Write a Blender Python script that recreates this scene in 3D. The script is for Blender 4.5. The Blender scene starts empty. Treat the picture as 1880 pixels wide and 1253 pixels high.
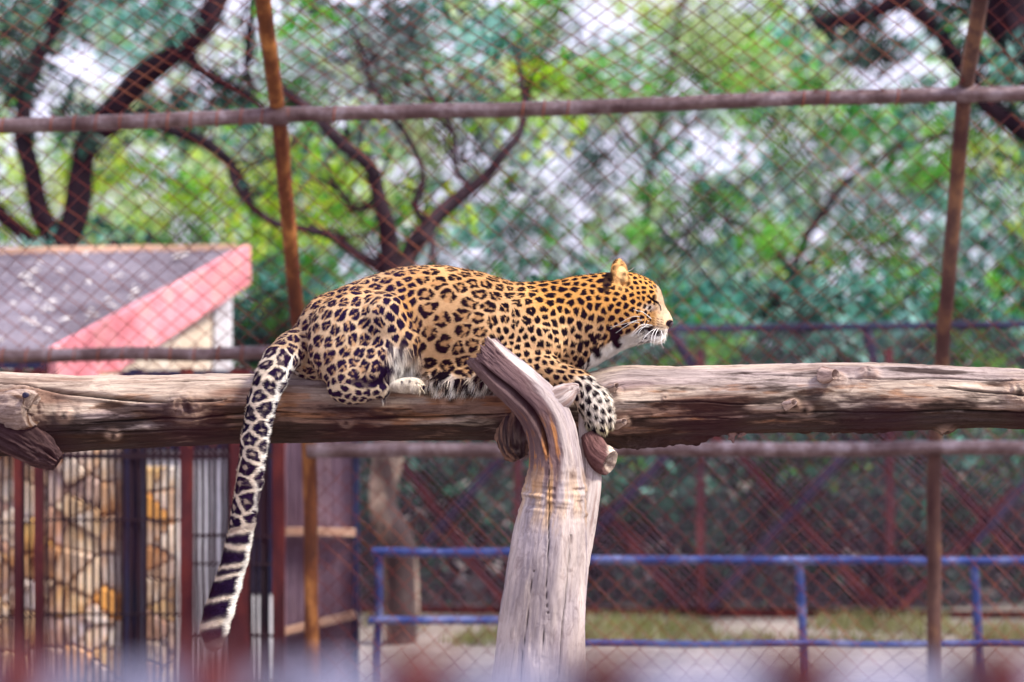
import bpy, math, random
import numpy as np
from mathutils import Vector, noise as mnoise

scn = bpy.context.scene
R = math.radians
F = 1880 * 85 / 36.0          # focal length in photograph pixels
CAMZ = 1.75

# ------------------------------------------------------------------ camera
cd = bpy.data.cameras.new('camera')
cam = bpy.data.objects.new('camera', cd)
scn.collection.objects.link(cam)
cam.location = (0, 0, CAMZ)
cam.rotation_euler = (R(90), 0, 0)
cd.lens = 85
cd.sensor_width = 36
cd.clip_start = 0.05
cd.clip_end = 500
cd.dof.use_dof = True
cd.dof.focus_distance = 7.16
cd.dof.aperture_fstop = 1.85
scn.camera = cam

# ------------------------------------------------------------------ world, sun
w = bpy.data.worlds.new('World')
scn.world = w
w.use_nodes = True
nt = w.node_tree
bg = nt.nodes['Background']
sky = nt.nodes.new('ShaderNodeTexSky')
sky.sky_type = 'NISHITA'
sky.sun_disc = False
SUN_TO = Vector((0.60, -0.30, 0.78)).normalized()
sky.sun_elevation = math.asin(SUN_TO.z)
sky.sun_rotation = math.atan2(SUN_TO.x, SUN_TO.y)
sky.dust_density = 2.0
sky.air_density = 1.0
sky.ozone_density = 1.0
# thin bright cloud over most of the sky
tc = nt.nodes.new('ShaderNodeTexCoord')
cn = nt.nodes.new('ShaderNodeTexNoise'); cn.inputs['Scale'].default_value = 2.2; cn.inputs['Detail'].default_value = 6
nt.links.new(tc.outputs['Generated'], cn.inputs['Vector'])
cr = nt.nodes.new('ShaderNodeMapRange'); cr.inputs[1].default_value = 0.28; cr.inputs[2].default_value = 0.55; cr.inputs[3].default_value = 0.55; cr.inputs[4].default_value = 1.0
nt.links.new(cn.outputs[0], cr.inputs[0])
mx = nt.nodes.new('ShaderNodeMix'); mx.data_type = 'RGBA'
nt.links.new(cr.outputs[0], mx.inputs[0]); nt.links.new(sky.outputs[0], mx.inputs[6]); mx.inputs[7].default_value = (15.8, 15.4, 20.0, 1)
nt.links.new(mx.outputs[2], bg.inputs[0])
bg.inputs[1].default_value = 0.057
sd = bpy.data.lights.new('sun', 'SUN')
sun = bpy.data.objects.new('sun', sd)
scn.collection.objects.link(sun)
sun.rotation_euler = SUN_TO.to_track_quat('Z', 'Y').to_euler()
sd.energy = 4.5
sd.angle = R(12)
sd.color = (1.0, 0.93, 0.84)
scn.view_settings.view_transform = 'Standard'
scn.view_settings.look = 'None'
scn.view_settings.gamma = 1.0
scn.view_settings.use_curve_mapping = False
scn.view_settings.exposure = 0.90
scn.cycles.max_bounces = 8
scn.cycles.transparent_max_bounces = 8

# ------------------------------------------------------------------ helpers
col = scn.collection
rng = np.random.default_rng(7)
random.seed(7)

def P(x, y, d):
    """photograph pixel at a given distance -> a point in the place"""
    return Vector(((x - 940) / F * d, d, CAMZ - (y - 626.5) / F * d))

def PX(d):
    return d / F                     # metres per photograph pixel at distance d

def tag(o, label=None, cat=None, group=None, kind=None):
    if label: o['label'] = label
    if cat: o['category'] = cat
    if group: o['group'] = group
    if kind: o['kind'] = kind
    return o

def empty(name, loc, label, cat, group=None):
    o = bpy.data.objects.new(name, None)
    o.empty_display_size = 0.1
    col.objects.link(o)
    o.location = loc
    tag(o, label, cat, group)
    return o

def link(name, me, parent=None, mat=None):
    o = bpy.data.objects.new(name, me)
    col.objects.link(o)
    if mat is not None and len(me.materials) == 0:
        me.materials.append(mat)
    if parent is not None:
        o.parent = parent
        par = parent
        off = Vector((0, 0, 0))
        while par is not None:
            off += par.location
            par = par.parent
        o.location = -off
    return o

def mesh(name, verts, faces, smooth=False):
    me = bpy.data.meshes.new(name)
    if isinstance(verts, np.ndarray) and isinstance(faces, np.ndarray):
        nv, nf, k = len(verts), len(faces), faces.shape[1]
        me.vertices.add(nv)
        me.vertices.foreach_set('co', verts.astype(np.float32).ravel())
        me.loops.add(nf * k)
        me.polygons.add(nf)
        me.loops.foreach_set('vertex_index', faces.astype(np.int32).ravel())
        me.polygons.foreach_set('loop_start', np.arange(0, nf * k, k, dtype=np.int32))
        me.update(calc_edges=True)
        me.validate()
    else:
        me.from_pydata([tuple(v) for v in verts], [], [tuple(f) for f in faces])
        me.update()
    if smooth:
        me.polygons.foreach_set('use_smooth', [True] * len(me.polygons))
    return me

def color_attr(me, arr, name='col'):
    a = me.color_attributes.new(name, 'FLOAT_COLOR', 'POINT')
    if arr.shape[1] == 3:
        arr = np.hstack([arr, np.ones((len(arr), 1))])
    a.data.foreach_set('color', arr.astype(np.float32).ravel())

def vec_attr(me, arr, name='gc'):
    a = me.attributes.new(name, 'FLOAT_VECTOR', 'POINT')
    a.data.foreach_set('vector', arr.astype(np.float32).ravel())

class MB:
    """collects simple solids into one mesh"""
    def __init__(s):
        s.v, s.f = [], []
    def add(s, v, f):
        n = len(s.v)
        s.v += [tuple(p) for p in v]
        s.f += [tuple(i + n for i in q) for q in f]
    def box(s, a, b):
        (x0, y0, z0), (x1, y1, z1) = a, b
        s.add([(x0,y0,z0),(x1,y0,z0),(x1,y1,z0),(x0,y1,z0),(x0,y0,z1),(x1,y0,z1),(x1,y1,z1),(x0,y1,z1)],
              [(0,3,2,1),(4,5,6,7),(0,1,5,4),(1,2,6,5),(2,3,7,6),(3,0,4,7)])
    def tube(s, pts, rad, n=10, cap=True):
        pts = [Vector(p) for p in pts]
        if not hasattr(rad, '__len__'): rad = [rad] * len(pts)
        up = None
        vs, fs = [], []
        for i, p in enumerate(pts):
            t = (pts[min(i+1, len(pts)-1)] - pts[max(i-1, 0)]).normalized()
            if up is None:
                up = t.orthogonal().normalized()
            up = (up - t * up.dot(t)).normalized()
            bi = t.cross(up)
            for k in range(n):
                a = 2 * math.pi * k / n
                vs.append(p + (up * math.cos(a) + bi * math.sin(a)) * rad[i])
        for i in range(len(pts) - 1):
            for k in range(n):
                k2 = (k + 1) % n
                fs.append((i*n+k, i*n+k2, (i+1)*n+k2, (i+1)*n+k))
        if cap:
            fs.append(tuple(range(n-1, -1, -1)))
            m = (len(pts) - 1) * n
            fs.append(tuple(range(m, m + n)))
        s.add(vs, fs)
    def obeam(s, a, b, w_, h_):
        a, b = Vector(a), Vector(b)
        t = (b - a).normalized()
        q = Vector((0, 1, 0)) if abs(t.y) < 0.9 else Vector((0, 0, 1))
        u = t.cross(q).normalized(); q = u.cross(t).normalized()
        vs = [p + u * (i * w_ / 2) + q * (j * h_ / 2) for p in (a, b) for i, j in ((-1,-1),(1,-1),(1,1),(-1,1))]
        s.add(vs, [(0,3,2,1),(4,5,6,7),(0,1,5,4),(1,2,6,5),(2,3,7,6),(3,0,4,7)])
    def me(s, name='m', smooth=False):
        m = mesh(name, s.v, s.f)
        if smooth:
            m.polygons.foreach_set('use_smooth', [True] * len(m.polygons))
            try: m.set_sharp_from_angle(angle=R(40))
            except Exception: pass
        return m
    def build(s, name, mat, parent=None, smooth=False):
        return link(name, s.me(name, smooth), parent, mat)

def catmull(pts, sub=8):
    pts = np.array(pts, float)
    p = np.vstack([2 * pts[0] - pts[1], pts, 2 * pts[-1] - pts[-2]])
    out = []
    for i in range(1, len(p) - 2):
        for j in range(sub):
            t = j / sub
            a, b, c, d = p[i-1], p[i], p[i+1], p[i+2]
            out.append(0.5 * ((2*b) + (-a + c)*t + (2*a - 5*b + 4*c - d)*t*t + (-a + 3*b - 3*c + d)*t**3))
    out.append(p[-2])
    return np.array(out)

def vnoise(p, seed=0):
    """3D value noise in numpy, p (N,3) -> (N,) in -1..1"""
    p = np.asarray(p, float)
    i = np.floor(p).astype(np.int64)
    f = p - i
    f = f * f * f * (f * (f * 6 - 15) + 10)
    def h(x, y, z):
        n = (x * 73856093) ^ (y * 19349663) ^ (z * 83492791) ^ (seed * 2654435761)
        n = (n ^ (n >> 13)) * 1274126177
        n = n & 0x7fffffff
        n = (n ^ (n >> 15)) * 2246822519 & 0x7fffffff
        return n / 0x7fffffff * 2 - 1
    x, y, z = i[:, 0], i[:, 1], i[:, 2]
    fx, fy, fz = f[:, 0], f[:, 1], f[:, 2]
    r = 0
    for dx in (0, 1):
        wx = fx if dx else 1 - fx
        for dy in (0, 1):
            wy = fy if dy else 1 - fy
            for dz in (0, 1):
                wz = fz if dz else 1 - fz
                r = r + wx * wy * wz * h(x + dx, y + dy, z + dz)
    return r

def fbm(p, octv=4, seed=0, gain=0.5):
    r, a, s = 0, 1.0, 0
    p = np.asarray(p, float)
    for o in range(octv):
        r = r + a * vnoise(p * 2**o + 17.3 * o, seed + o)
        s += a
        a *= gain
    return r / s

def sstep(a, b, x):
    t = np.clip((x - a) / (b - a), 0, 1)
    return t * t * (3 - 2 * t)

# ------------------------------------------------------------------ materials
def new_mat(name):
    m = bpy.data.materials.new(name)
    m.use_nodes = True
    return m, m.node_tree, m.node_tree.nodes['Principled BSDF']

def N(nt, t, **kw):
    n = nt.nodes.new(t)
    for k, v in kw.items():
        if k in n.inputs: n.inputs[k].default_value = v
        else: setattr(n, k, v)
    return n

def ramp(nt, fac, stops):
    r = nt.nodes.new('ShaderNodeValToRGB')
    el = r.color_ramp.elements
    while len(el) < len(stops): el.new(0.5)
    for e, (p, c) in zip(el, stops):
        e.position = p
        e.color = (*c, 1)
    nt.links.new(fac, r.inputs[0])
    return r.outputs[0]

def mixc(nt, fac, a, b, mode='MIX'):
    m = nt.nodes.new('ShaderNodeMix')
    m.data_type = 'RGBA'
    m.blend_type = mode
    for s, v in ((m.inputs[0], fac), (m.inputs[6], a), (m.inputs[7], b)):
        if hasattr(v, 'links'): nt.links.new(v, s)
        elif isinstance(v, (int, float)): s.default_value = v
        else: s.default_value = (*v, 1)
    return m.outputs[2]

def coord_noise(nt, scale=(1, 1, 1), nscale=5, detail=5, rough=0.6, attr=None, dist=0.0):
    if attr:
        c = N(nt, 'ShaderNodeAttribute', attribute_name=attr).outputs['Vector']
    else:
        c = N(nt, 'ShaderNodeTexCoord').outputs['Object']
    mp = N(nt, 'ShaderNodeMapping')
    mp.inputs['Scale'].default_value = scale
    nt.links.new(c, mp.inputs[0])
    n = N(nt, 'ShaderNodeTexNoise', Scale=nscale, Detail=detail, Roughness=rough, Distortion=dist)
    nt.links.new(mp.outputs[0], n.inputs['Vector'])
    return n.outputs[0]

def bump(nt, h, bs, strength=0.4, dist=0.01, prev=None):
    b = N(nt, 'ShaderNodeBump', Strength=strength, Distance=dist)
    nt.links.new(h, b.inputs['Height'])
    if prev is not None: nt.links.new(prev, b.inputs['Normal'])
    nt.links.new(b.outputs[0], bs.inputs['Normal'])
    return b.outputs[0]

def mottled(name, c1, c2, c3=None, scale=6, stretch=(1,1,1), rough=0.7, metallic=0.0, bstr=0.3, bdist=0.004, spec=0.2):
    m, nt, bs = new_mat(name)
    n = coord_noise(nt, stretch, scale, 6, 0.65)
    st = [(0.32, c1), (0.62, c2)] if c3 is None else [(0.3, c1), (0.5, c2), (0.66, c3)]
    c = ramp(nt, n, st)
    n2 = coord_noise(nt, stretch, scale * 7, 4, 0.6)
    c = mixc(nt, 0.35, c, ramp(nt, n2, [(0.3, tuple(x * 0.55 for x in c1)), (0.7, c2)]))
    nt.links.new(c, bs.inputs['Base Color'])
    bs.inputs['Roughness'].default_value = rough
    bs.inputs['Metallic'].default_value = metallic
    bs.inputs['Specular IOR Level'].default_value = spec
    bump(nt, n2, bs, bstr, bdist)
    return m

M = {}
M['rust_pipe'] = mottled('rusted_pipe_paint', (0.05, 0.028, 0.026), (0.16, 0.11, 0.11), (0.36, 0.30, 0.32), 9, (1, 1, 1), 0.42, .6)
M['orange_pipe'] = mottled('orange_rust_pipe', (0.03, 0.010, 0.006), (0.13, 0.04, 0.012), (0.46, 0.19, 0.05), 9, (1, 1, .4), 0.6)
M['brown_pipe'] = mottled('brown_rust_pipe', (0.035, 0.014, 0.014), (0.09, 0.045, 0.035), (0.26, 0.13, 0.06), 8, (1, 1, .4), 0.6)
M['wire'] = mottled('rusted_wire', (0.03, 0.004, 0.006), (0.17, 0.028, 0.020), (0.42, 0.15, 0.07), 3, (1, 1, 1), 0.6)
M['wire_near'] = mottled('dark_rusted_wire', (0.010, 0.001, 0.004), (0.024, 0.003, 0.009), None, 9, (1, 1, 1), 0.9, spec=0.03)
M['wire_far'] = mottled('hazy_rusted_wire', (0.09, 0.05, 0.09), (0.24, 0.16, 0.23), None, 5, (1, 1, 1), 0.6)  # pale lavender puts the haze before the undergrowth into the wire colour
M['tie'] = mottled('red_rust_tie', (0.05, 0.006, 0.008), (0.12, 0.02, 0.02), None, 9, (1, 1, 1), 0.7)
M['near_rail'] = mottled('pale_painted_rail', (0.14, 0.14, 0.21), (0.22, 0.22, 0.32), None, 8, (1, 1, 1), 0.6)
M['red_paint'] = mottled('dark_red_paint', (0.018, 0.003, 0.006), (0.06, 0.008, 0.010), (0.16, 0.025, 0.015), 7, (1, 1, .3), 0.55)
M['bar'] = mottled('dark_iron_bar', (0.005, 0.002, 0.006), (0.02, 0.007, 0.012), None, 12, (1, 1, .3), 0.6)
M['blue_paint'] = mottled('blue_rail_paint', (0.02, 0.035, 0.13), (0.06, 0.09, 0.27), (0.26, 0.29, 0.48), 7, (1, 1, 1), 0.30, .75)
M['dark_blue'] = mottled('navy_painted_steel', (0.008, 0.009, 0.025), (0.018, 0.02, 0.06), None, 7, (1, 1, 1), 0.5)
M['pink'] = mottled('pink_painted_fascia', (0.48, 0.12, 0.14), (0.74, 0.27, 0.31), (0.78, 0.42, 0.38), 4, (1, 1, 1), 0.7, bstr=0.1)
M['roof'] = mottled('weathered_grey_roof_sheet', (0.07, 0.055, 0.075), (0.15, 0.13, 0.16), (0.24, 0.22, 0.26), 4, (.5, 1, 1), 0.75)
M['cream'] = mottled('cream_plaster', (0.34, 0.26, 0.19), (0.55, 0.46, 0.36), (0.68, 0.62, 0.55), 3, (1, 1, 1), 0.85)
M['white_wall'] = mottled('whitewash', (0.62, 0.63, 0.68), (0.8, 0.8, 0.84), None, 4, (1, 1, 1), 0.8)
M['sheet'] = mottled('mauve_grey_sheet', (0.13, 0.07, 0.10), (0.24, 0.16, 0.21), (0.38, 0.26, 0.28), 5, (1, 1, .3), 0.6)
M['batten'] = mottled('rusty_batten', (0.34, 0.17, 0.11), (0.52, 0.34, 0.24), None, 8, (1, 1, 1), 0.7)
M['dark_in'] = mottled('dark_mortar', (0.14, 0.09, 0.07), (0.38, 0.28, 0.21), None, 8, (1, 1, 1), 0.9)
M['litter'] = mottled('dry_pale_litter', (0.5, 0.47, 0.42), (0.75, 0.73, 0.7), None, 8, (1, 1, 1), 0.8)

def attr_mat(name, rough=0.7, attr='col', sheen=0.0, transl=0.0, spec=0.5, bscale=None):
    m, nt, bs = new_mat(name)
    a = N(nt, 'ShaderNodeAttribute', attribute_name=attr)
    nt.links.new(a.outputs['Color'], bs.inputs['Base Color'])
    bs.inputs['Roughness'].default_value = rough
    bs.inputs['Specular IOR Level'].default_value = spec
    if sheen:
        bs.inputs['Sheen Weight'].default_value = sheen
        bs.inputs['Sheen Roughness'].default_value = 0.5
    if bscale:
        n = coord_noise(nt, (1, 1, 1), bscale, 3, 0.6)
        bump(nt, n, bs, 0.5, 0.002)
    if transl:
        tr = N(nt, 'ShaderNodeBsdfTranslucent')
        nt.links.new(a.outputs['Color'], tr.inputs['Color'])
        mx = N(nt, 'ShaderNodeMixShader')
        mx.inputs[0].default_value = transl
        nt.links.new(bs.outputs[0], mx.inputs[1])
        nt.links.new(tr.outputs[0], mx.inputs[2])
        nt.links.new(mx.outputs[0], nt.nodes['Material Output'].inputs[0])
    return m
M['leaf'] = attr_mat('leaf_green', 0.42, transl=0.5, spec=0.4)
M['coat'] = attr_mat('leopard_coat', 0.85, spec=0.02, bscale=420)
M['hair'] = attr_mat('leopard_hair', 0.75, spec=0.03)
def stone_mat():
    m = attr_mat('flagstone', 0.85, bscale=30)
    nt = m.node_tree; bs = nt.nodes['Principled BSDF']
    a = [n for n in nt.nodes if n.type == 'ATTRIBUTE'][0].outputs['Color']
    n = coord_noise(nt, (1.6, 1, 1), 3.2, 5, 0.65, dist=1.2)
    c = mixc(nt, 0.85, a, ramp(nt, n, [(0.34, (0.16, 0.08, 0.07)), (0.46, (0.9, 0.70, 0.50)), (0.56, (1.05, 1.02, 1.0)), (0.7, (0.7, 0.66, 0.75))]), 'MULTIPLY')
    nt.links.new(c, bs.inputs['Base Color'])
    return m
M['stone'] = stone_mat()

def soil_mat():
    m, nt, bs = new_mat('dusty_soil')
    n = coord_noise(nt, (1, 1, 1), 1.3, 8, 0.65)
    c = ramp(nt, n, [(0.3, (0.10, 0.078, 0.065)), (0.5, (0.18, 0.15, 0.135)), (0.7, (0.29, 0.26, 0.24))])
    n2 = coord_noise(nt, (1, 1, 1), 22, 6, 0.7)
    c = mixc(nt, 0.3, c, ramp(nt, n2, [(0.3, (0.12, 0.09, 0.07)), (0.65, (0.5, 0.45, 0.4))]))
    nt.links.new(c, bs.inputs['Base Color'])
    bs.inputs['Roughness'].default_value = 0.95
    bump(nt, n2, bs, 0.6, 0.03)
    return m
M['soil'] = soil_mat()

def bark_mat(name, dark, mid, light, sc=1.0):
    m, nt, bs = new_mat(name)
    n = coord_noise(nt, (1, 1, .35), 6 * sc, 8, 0.65, dist=0.6)
    c = ramp(nt, n, [(0.34, dark), (0.52, mid), (0.72, light)])
    nt.links.new(c, bs.inputs['Base Color'])
    bs.inputs['Roughness'].default_value = 0.85
    bs.inputs['Specular IOR Level'].default_value = 0.1
    n2 = coord_noise(nt, (1, 1, .25), 30 * sc, 5, 0.65)
    bump(nt, n2, bs, 0.7, 0.02)
    return m
M['bark'] = bark_mat('dark_bark', (0.005, 0.003, 0.006), (0.014, 0.008, 0.013), (0.04, 0.026, 0.032))
M['bark_pale'] = bark_mat('sun_patched_bark', (0.02, 0.014, 0.018), (0.06, 0.042, 0.042), (0.5, 0.38, 0.30), 0.5)  # pale mottling paints sun patches onto the trunk
M['bark_grey'] = bark_mat('grey_bark', (0.010, 0.006, 0.009), (0.03, 0.019, 0.024), (0.10, 0.075, 0.085))

def timber_mat(name='weathered_timber', k=1.0):
    """weathered bare wood; fibres follow the vector attribute gc, tints in col"""
    m, nt, bs = new_mat(name)
    a = N(nt, 'ShaderNodeAttribute', attribute_name='col').outputs['Color']
    f1 = coord_noise(nt, (3, 45, 45), 1.0, 6, 0.7, attr='gc', dist=0.8)
    f2 = coord_noise(nt, (9, 150, 150), 1.0, 5, 0.7, attr='gc', dist=0.5)
    f3 = coord_noise(nt, (14, 30, 30), 1.0, 7, 0.7, attr='gc', dist=1.5)
    g = ramp(nt, f1, [(0.33, (0.34, 0.30, 0.30)), (0.47, (0.82, 0.8, 0.8)), (0.7, (1.22, 1.2, 1.18))])
    c = mixc(nt, 0.85 * k, a, g, 'MULTIPLY')
    g2 = ramp(nt, f2, [(0.35, (0.5, 0.45, 0.44)), (0.5, (1.0, 1.0, 1.0)), (0.75, (1.2, 1.2, 1.2))])
    c = mixc(nt, 0.75 * k, c, g2, 'MULTIPLY')
    g3 = ramp(nt, f3, [(0.36, (0.45, 0.38, 0.38)), (0.48, (1.0, 1.0, 1.0))])
    c = mixc(nt, 0.5, c, g3, 'MULTIPLY')
    nt.links.new(c, bs.inputs['Base Color'])
    bs.inputs['Roughness'].default_value = 0.8
    bs.inputs['Specular IOR Level'].default_value = 0.12
    b = bump(nt, f1, bs, 0.6 * k, 0.012)
    b = bump(nt, f2, bs, 0.6, 0.004, b)
    bump(nt, f3, bs, 0.5, 0.006, b)
    return m
M['timber'] = timber_mat()
M['timber_smooth'] = timber_mat('smooth_bare_timber', 0.42)
mn, _, bsn = new_mat('nose_leather'); bsn.inputs['Base Color'].default_value = (0.03, 0.015, 0.02, 1); bsn.inputs['Roughness'].default_value = 0.4
M['nose'] = mn
mw, _, bsw = new_mat('whisker_white'); bsw.inputs['Base Color'].default_value = (0.85, 0.84, 0.82, 1); bsw.inputs['Roughness'].default_value = 0.5
M['whisker'] = mw

# ================================================================== GROUND
def build_ground():
    n = 90
    xs = np.sign(np.linspace(-1, 1, n)) * np.abs(np.linspace(-1, 1, n)) ** 2 * 150
    ys = -20 + np.linspace(0, 1, n) ** 2 * 260
    gx, gy = np.meshgrid(xs, ys)
    p = np.stack([gx.ravel(), gy.ravel(), np.zeros(n * n)], 1)
    p[:, 2] = 0.03 * fbm(p * 0.8, 3, 3) - 0.03
    i = np.arange(n * n).reshape(n, n)
    f = np.stack([i[:-1, :-1].ravel(), i[:-1, 1:].ravel(), i[1:, 1:].ravel(), i[1:, :-1].ravel()], 1)
    o = link('ground', mesh('ground', p, f, True), None, M['soil'])
    tag(o, 'pale dusty bare soil of the enclosure floor and the land behind', kind='structure')
build_ground()

def leaf_mesh(pts, size, colr, up=0.3, curl=0.25, aspect=0.5):
    """one folded four-triangle leaf per point"""
    n = len(pts)
    d = rng.normal(size=(n, 3)); d /= np.linalg.norm(d, axis=1)[:, None]
    nn = rng.normal(size=(n, 3)); nn[:, 2] += up * 3
    s = np.cross(d, nn); s /= np.linalg.norm(s, axis=1)[:, None]
    nrm = np.cross(s, d)
    L = (size * rng.uniform(0.6, 1.4, n))[:, None]
    W = L * aspect
    base = pts - d * L / 2
    tip = pts + d * L / 2
    mid = pts - nrm * L * curl * 0.4
    l = pts + s * W / 2; r = pts - s * W / 2
    v = np.stack([base, l, tip, r, mid], 1).reshape(-1, 3)
    b = np.arange(n)[:, None] * 5
    f = np.concatenate([b + np.array([0, 4, 1]), b + np.array([1, 4, 2]), b + np.array([2, 4, 3]), b + np.array([3, 4, 0])])
    c = np.repeat(colr, 5, axis=0)
    return v, f, c

PAL = {
    'teal':   [(0.006, 0.04, 0.032), (0.025, 0.15, 0.11), (0.09, 0.34, 0.26), (0.28, 0.52, 0.46)],
    'deep': [(0.004, 0.014, 0.014), (0.008, 0.035, 0.030), (0.016, 0.09, 0.065), (0.04, 0.17, 0.11)],
    'lime': [(0.10, 0.24, 0.006), (0.24, 0.50, 0.010), (0.46, 0.64, 0.02), (0.60, 0.62, 0.08)],
    'green': [(0.008, 0.07, 0.010), (0.03, 0.21, 0.018), (0.10, 0.42, 0.03), (0.28, 0.55, 0.07)],
    'grey':   [(0.05, 0.08, 0.075), (0.14, 0.19, 0.18), (0.26, 0.33, 0.33), (0.42, 0.46, 0.47)],
    'pale': [(0.22, 0.38, 0.08), (0.40, 0.56, 0.18), (0.54, 0.64, 0.34), (0.62, 0.66, 0.48)],
}
def crown(name, clumps, parent, size=0.09, kind=None):
    """clumps: (x, y, distance, radius_m, palette, count)"""
    V, Fc, C, off = [], [], [], 0
    for (x, y, d, r, pal, cnt) in clumps:
        c = np.array(P(x, y, d))
        q = rng.normal(size=(cnt, 3)); q /= np.linalg.norm(q, axis=1)[:, None]
        q *= (rng.uniform(0, 1, cnt) ** 0.45)[:, None] * r
        q *= np.array([1.25, 1.1, 0.8])
        q += 0.35 * r * np.stack([fbm(q / r * 2 + k * 9 + x, 2, k) for k in range(3)], 1)
        pts = c + q
        keep = fbm(pts * 4.0, 2, 5) > -0.16
        pts = pts[keep]
        pc = np.array(PAL[pal])
        k = np.clip(rng.normal(1.3, 0.7, len(pts)) + fbm(pts * 3.0, 2, 8) * 2.6, 0, 2.99)
        i = k.astype(int); fr = (k - i)[:, None]
        cc = pc[i] * (1 - fr) + pc[i + 1] * fr
        cc = cc * rng.uniform(0.75, 1.25, (len(pts), 1))
        v, f, c3 = leaf_mesh(pts, size, cc)
        V.append(v); Fc.append(f + off); C.append(c3); off += len(v)
    V = np.vstack(V); Fc = np.vstack(Fc); C = np.vstack(C)
    me = mesh(name, V, Fc)
    color_attr(me, C)
    o = link(name, me, parent, M['leaf'])
    if kind: tag(o, kind=kind)
    return o

def limb(mb, pts, d, r0, r1, n=9, wob=0.03):
    """pts in pixels, optional third value shifts distance"""
    q = [P(p[0], p[1], d + (p[2] if len(p) > 2 else 0)) for p in pts]
    c = catmull([tuple(a) for a in q], 7)
    c = c + wob * np.stack([vnoise(c * 3.1 + 5 * k, 3 + k) for k in range(3)], 1)
    t = np.linspace(0, 1, len(c))
    rad = (r0 + (r1 - r0) * t) * (1 + 0.14 * vnoise(c * 5, 9))
    mb.tube(c.tolist(), rad.tolist(), n)

GAPS = [(140, 90, 60, 40), (160, 160, 60, 40), (110, 205, 90, 35), (60, 215, 50, 30), (400, 60, 45, 25), (430, 105, 60, 35), (350, 165, 40, 25),
        (250, 130, 40, 30), (70, 280, 40, 50), (1280, 270, 105, 60), (1415, 280, 40, 40), (1230, 330, 50, 35), (1560, 345, 45, 40), (1525, 440, 35, 40),
        (1700, 110, 60, 40), (1640, 165, 60, 30), (1560, 130, 40, 25), (1800, 225, 45, 25), (1060, 8, 110, 22), (1150, 60, 70, 30), (1330, 190, 50, 22),
        (885, 430, 26, 22), (760, 335, 26, 20), (855, 310, 30, 25), (700, 290, 30, 22), (1080, 40, 50, 30), (1590, 500, 30, 28), (1250, 140, 40, 30),
        (590, 70, 30, 20), (620, 180, 26, 20), (300, 60, 25, 20), (1000, 330, 28, 22), (1240, 215, 50, 26)]
def gapped(x, y, m=1.0):
    if random.random() < .10: return False
    for (cx, cy, rx, ry) in GAPS:
        if ((x - cx) / (rx * m)) ** 2 + ((y - cy) / (ry * m)) ** 2 < 1: return True
    return False

def field(x0, x1, y0, y1, d, step, r, pals, cnt, gap=1.3, jd=1.0, dens=1.0):
    """clump centres scattered over a part of a wood"""
    out = []
    y = y0
    while y < y1:
        x = x0 + random.uniform(0, step)
        while x < x1:
            xx, yy = x + random.uniform(-.4, .4) * step, y + random.uniform(-.4, .4) * step
            if not gapped(xx, yy, gap) and random.random() < dens:
                pal = pals(xx, yy) if callable(pals) else random.choice(pals)
                out.append((xx, yy, d + random.uniform(-jd, jd), r * random.uniform(.7, 1.3), pal, cnt))
            x += step
        y += step
    return out

def tree(name, label, base, limbs, clumps, bark='bark', size=0.09, group='trees behind the enclosure'):
    t = empty(name, base, label, 'tree', group)
    for i, (pts, d, r0, r1) in enumerate(limbs):
        mb = MB(); limb(mb, pts, d, r0, r1)
        mb.build('limb' if i else 'trunk', M[bark if i == 0 else ('bark_grey' if bark == 'bark_pale' else bark)], t, True)
    mb = MB()
    for (pts, d, r0, r1) in limbs[1:]:
        c = catmull([(q[0], q[1], 0) for q in pts], 4)
        for _ in range(7):
            a = c[random.randrange(2, len(c))]; an = random.uniform(-2.9, -.2); L = random.uniform(40, 110); dd = random.uniform(-.3, .3)
            q = [(a[0], a[1])]
            for k in range(4):
                an += random.uniform(-.5, .5); q.append((q[-1][0] + math.cos(an) * L / 4, q[-1][1] + math.sin(an) * L / 4, dd * (k + 1) / 4))
            limb(mb, q, d, min(r1, .014), .003, 5, .0)
    o = mb.build('twigs', M['bark'], t, True); tag(o, kind='stuff')
    if clumps: crown('crown', clumps, t, size)
    return t

# ---- left tree: dark forked trunk behind the shelter
def pal_left(x, y):
    if y > 300 and 150 < x < 520: return random.choice(['lime', 'lime', 'green', 'pale'])
    if y > 270 and x < 150: return random.choice(['lime', 'grey', 'pale'])
    return random.choice(['teal', 'deep', 'deep', 'teal'])
g0 = P(115, 0, 17)
tree('tree', 'tree with a dark forked trunk rising behind the grey roof at the left', (g0.x, 17, 0),
     [([(105, 1090), (110, 800), (112, 600), (112, 470), (110, 420)], 17, .17, .12),
      ([(110, 440), (75, 400), (58, 330), (45, 250), (55, 150), (90, 60), (140, -40)], 17, .085, .05),
      ([(112, 450), (135, 400), (148, 310), (165, 250), (215, 190), (290, 120), (380, 40), (430, -60)], 17, .10, .075),
      ([(0, 395), (-40, 370), (50, 440), (90, 470)], 17, .06, .05),
      ([(165, 255), (250, 225), (330, 250), (400, 280), (440, 330), (470, 390)], 17, .06, .03),
      ([(290, 120), (330, 90), (400, 150), (470, 190), (520, 240)], 17, .05, .025),
      ([(470, -30), (455, 60), (450, 120), (470, 170)], 17, .03, .02)],
     field(-60, 420, -40, 240, 17.5, 66, .30, pal_left, 170, 1.05) + field(-40, 300, 470, 640, 17.5, 80, .30, ['teal', 'deep'], 120),
     'bark')
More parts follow.
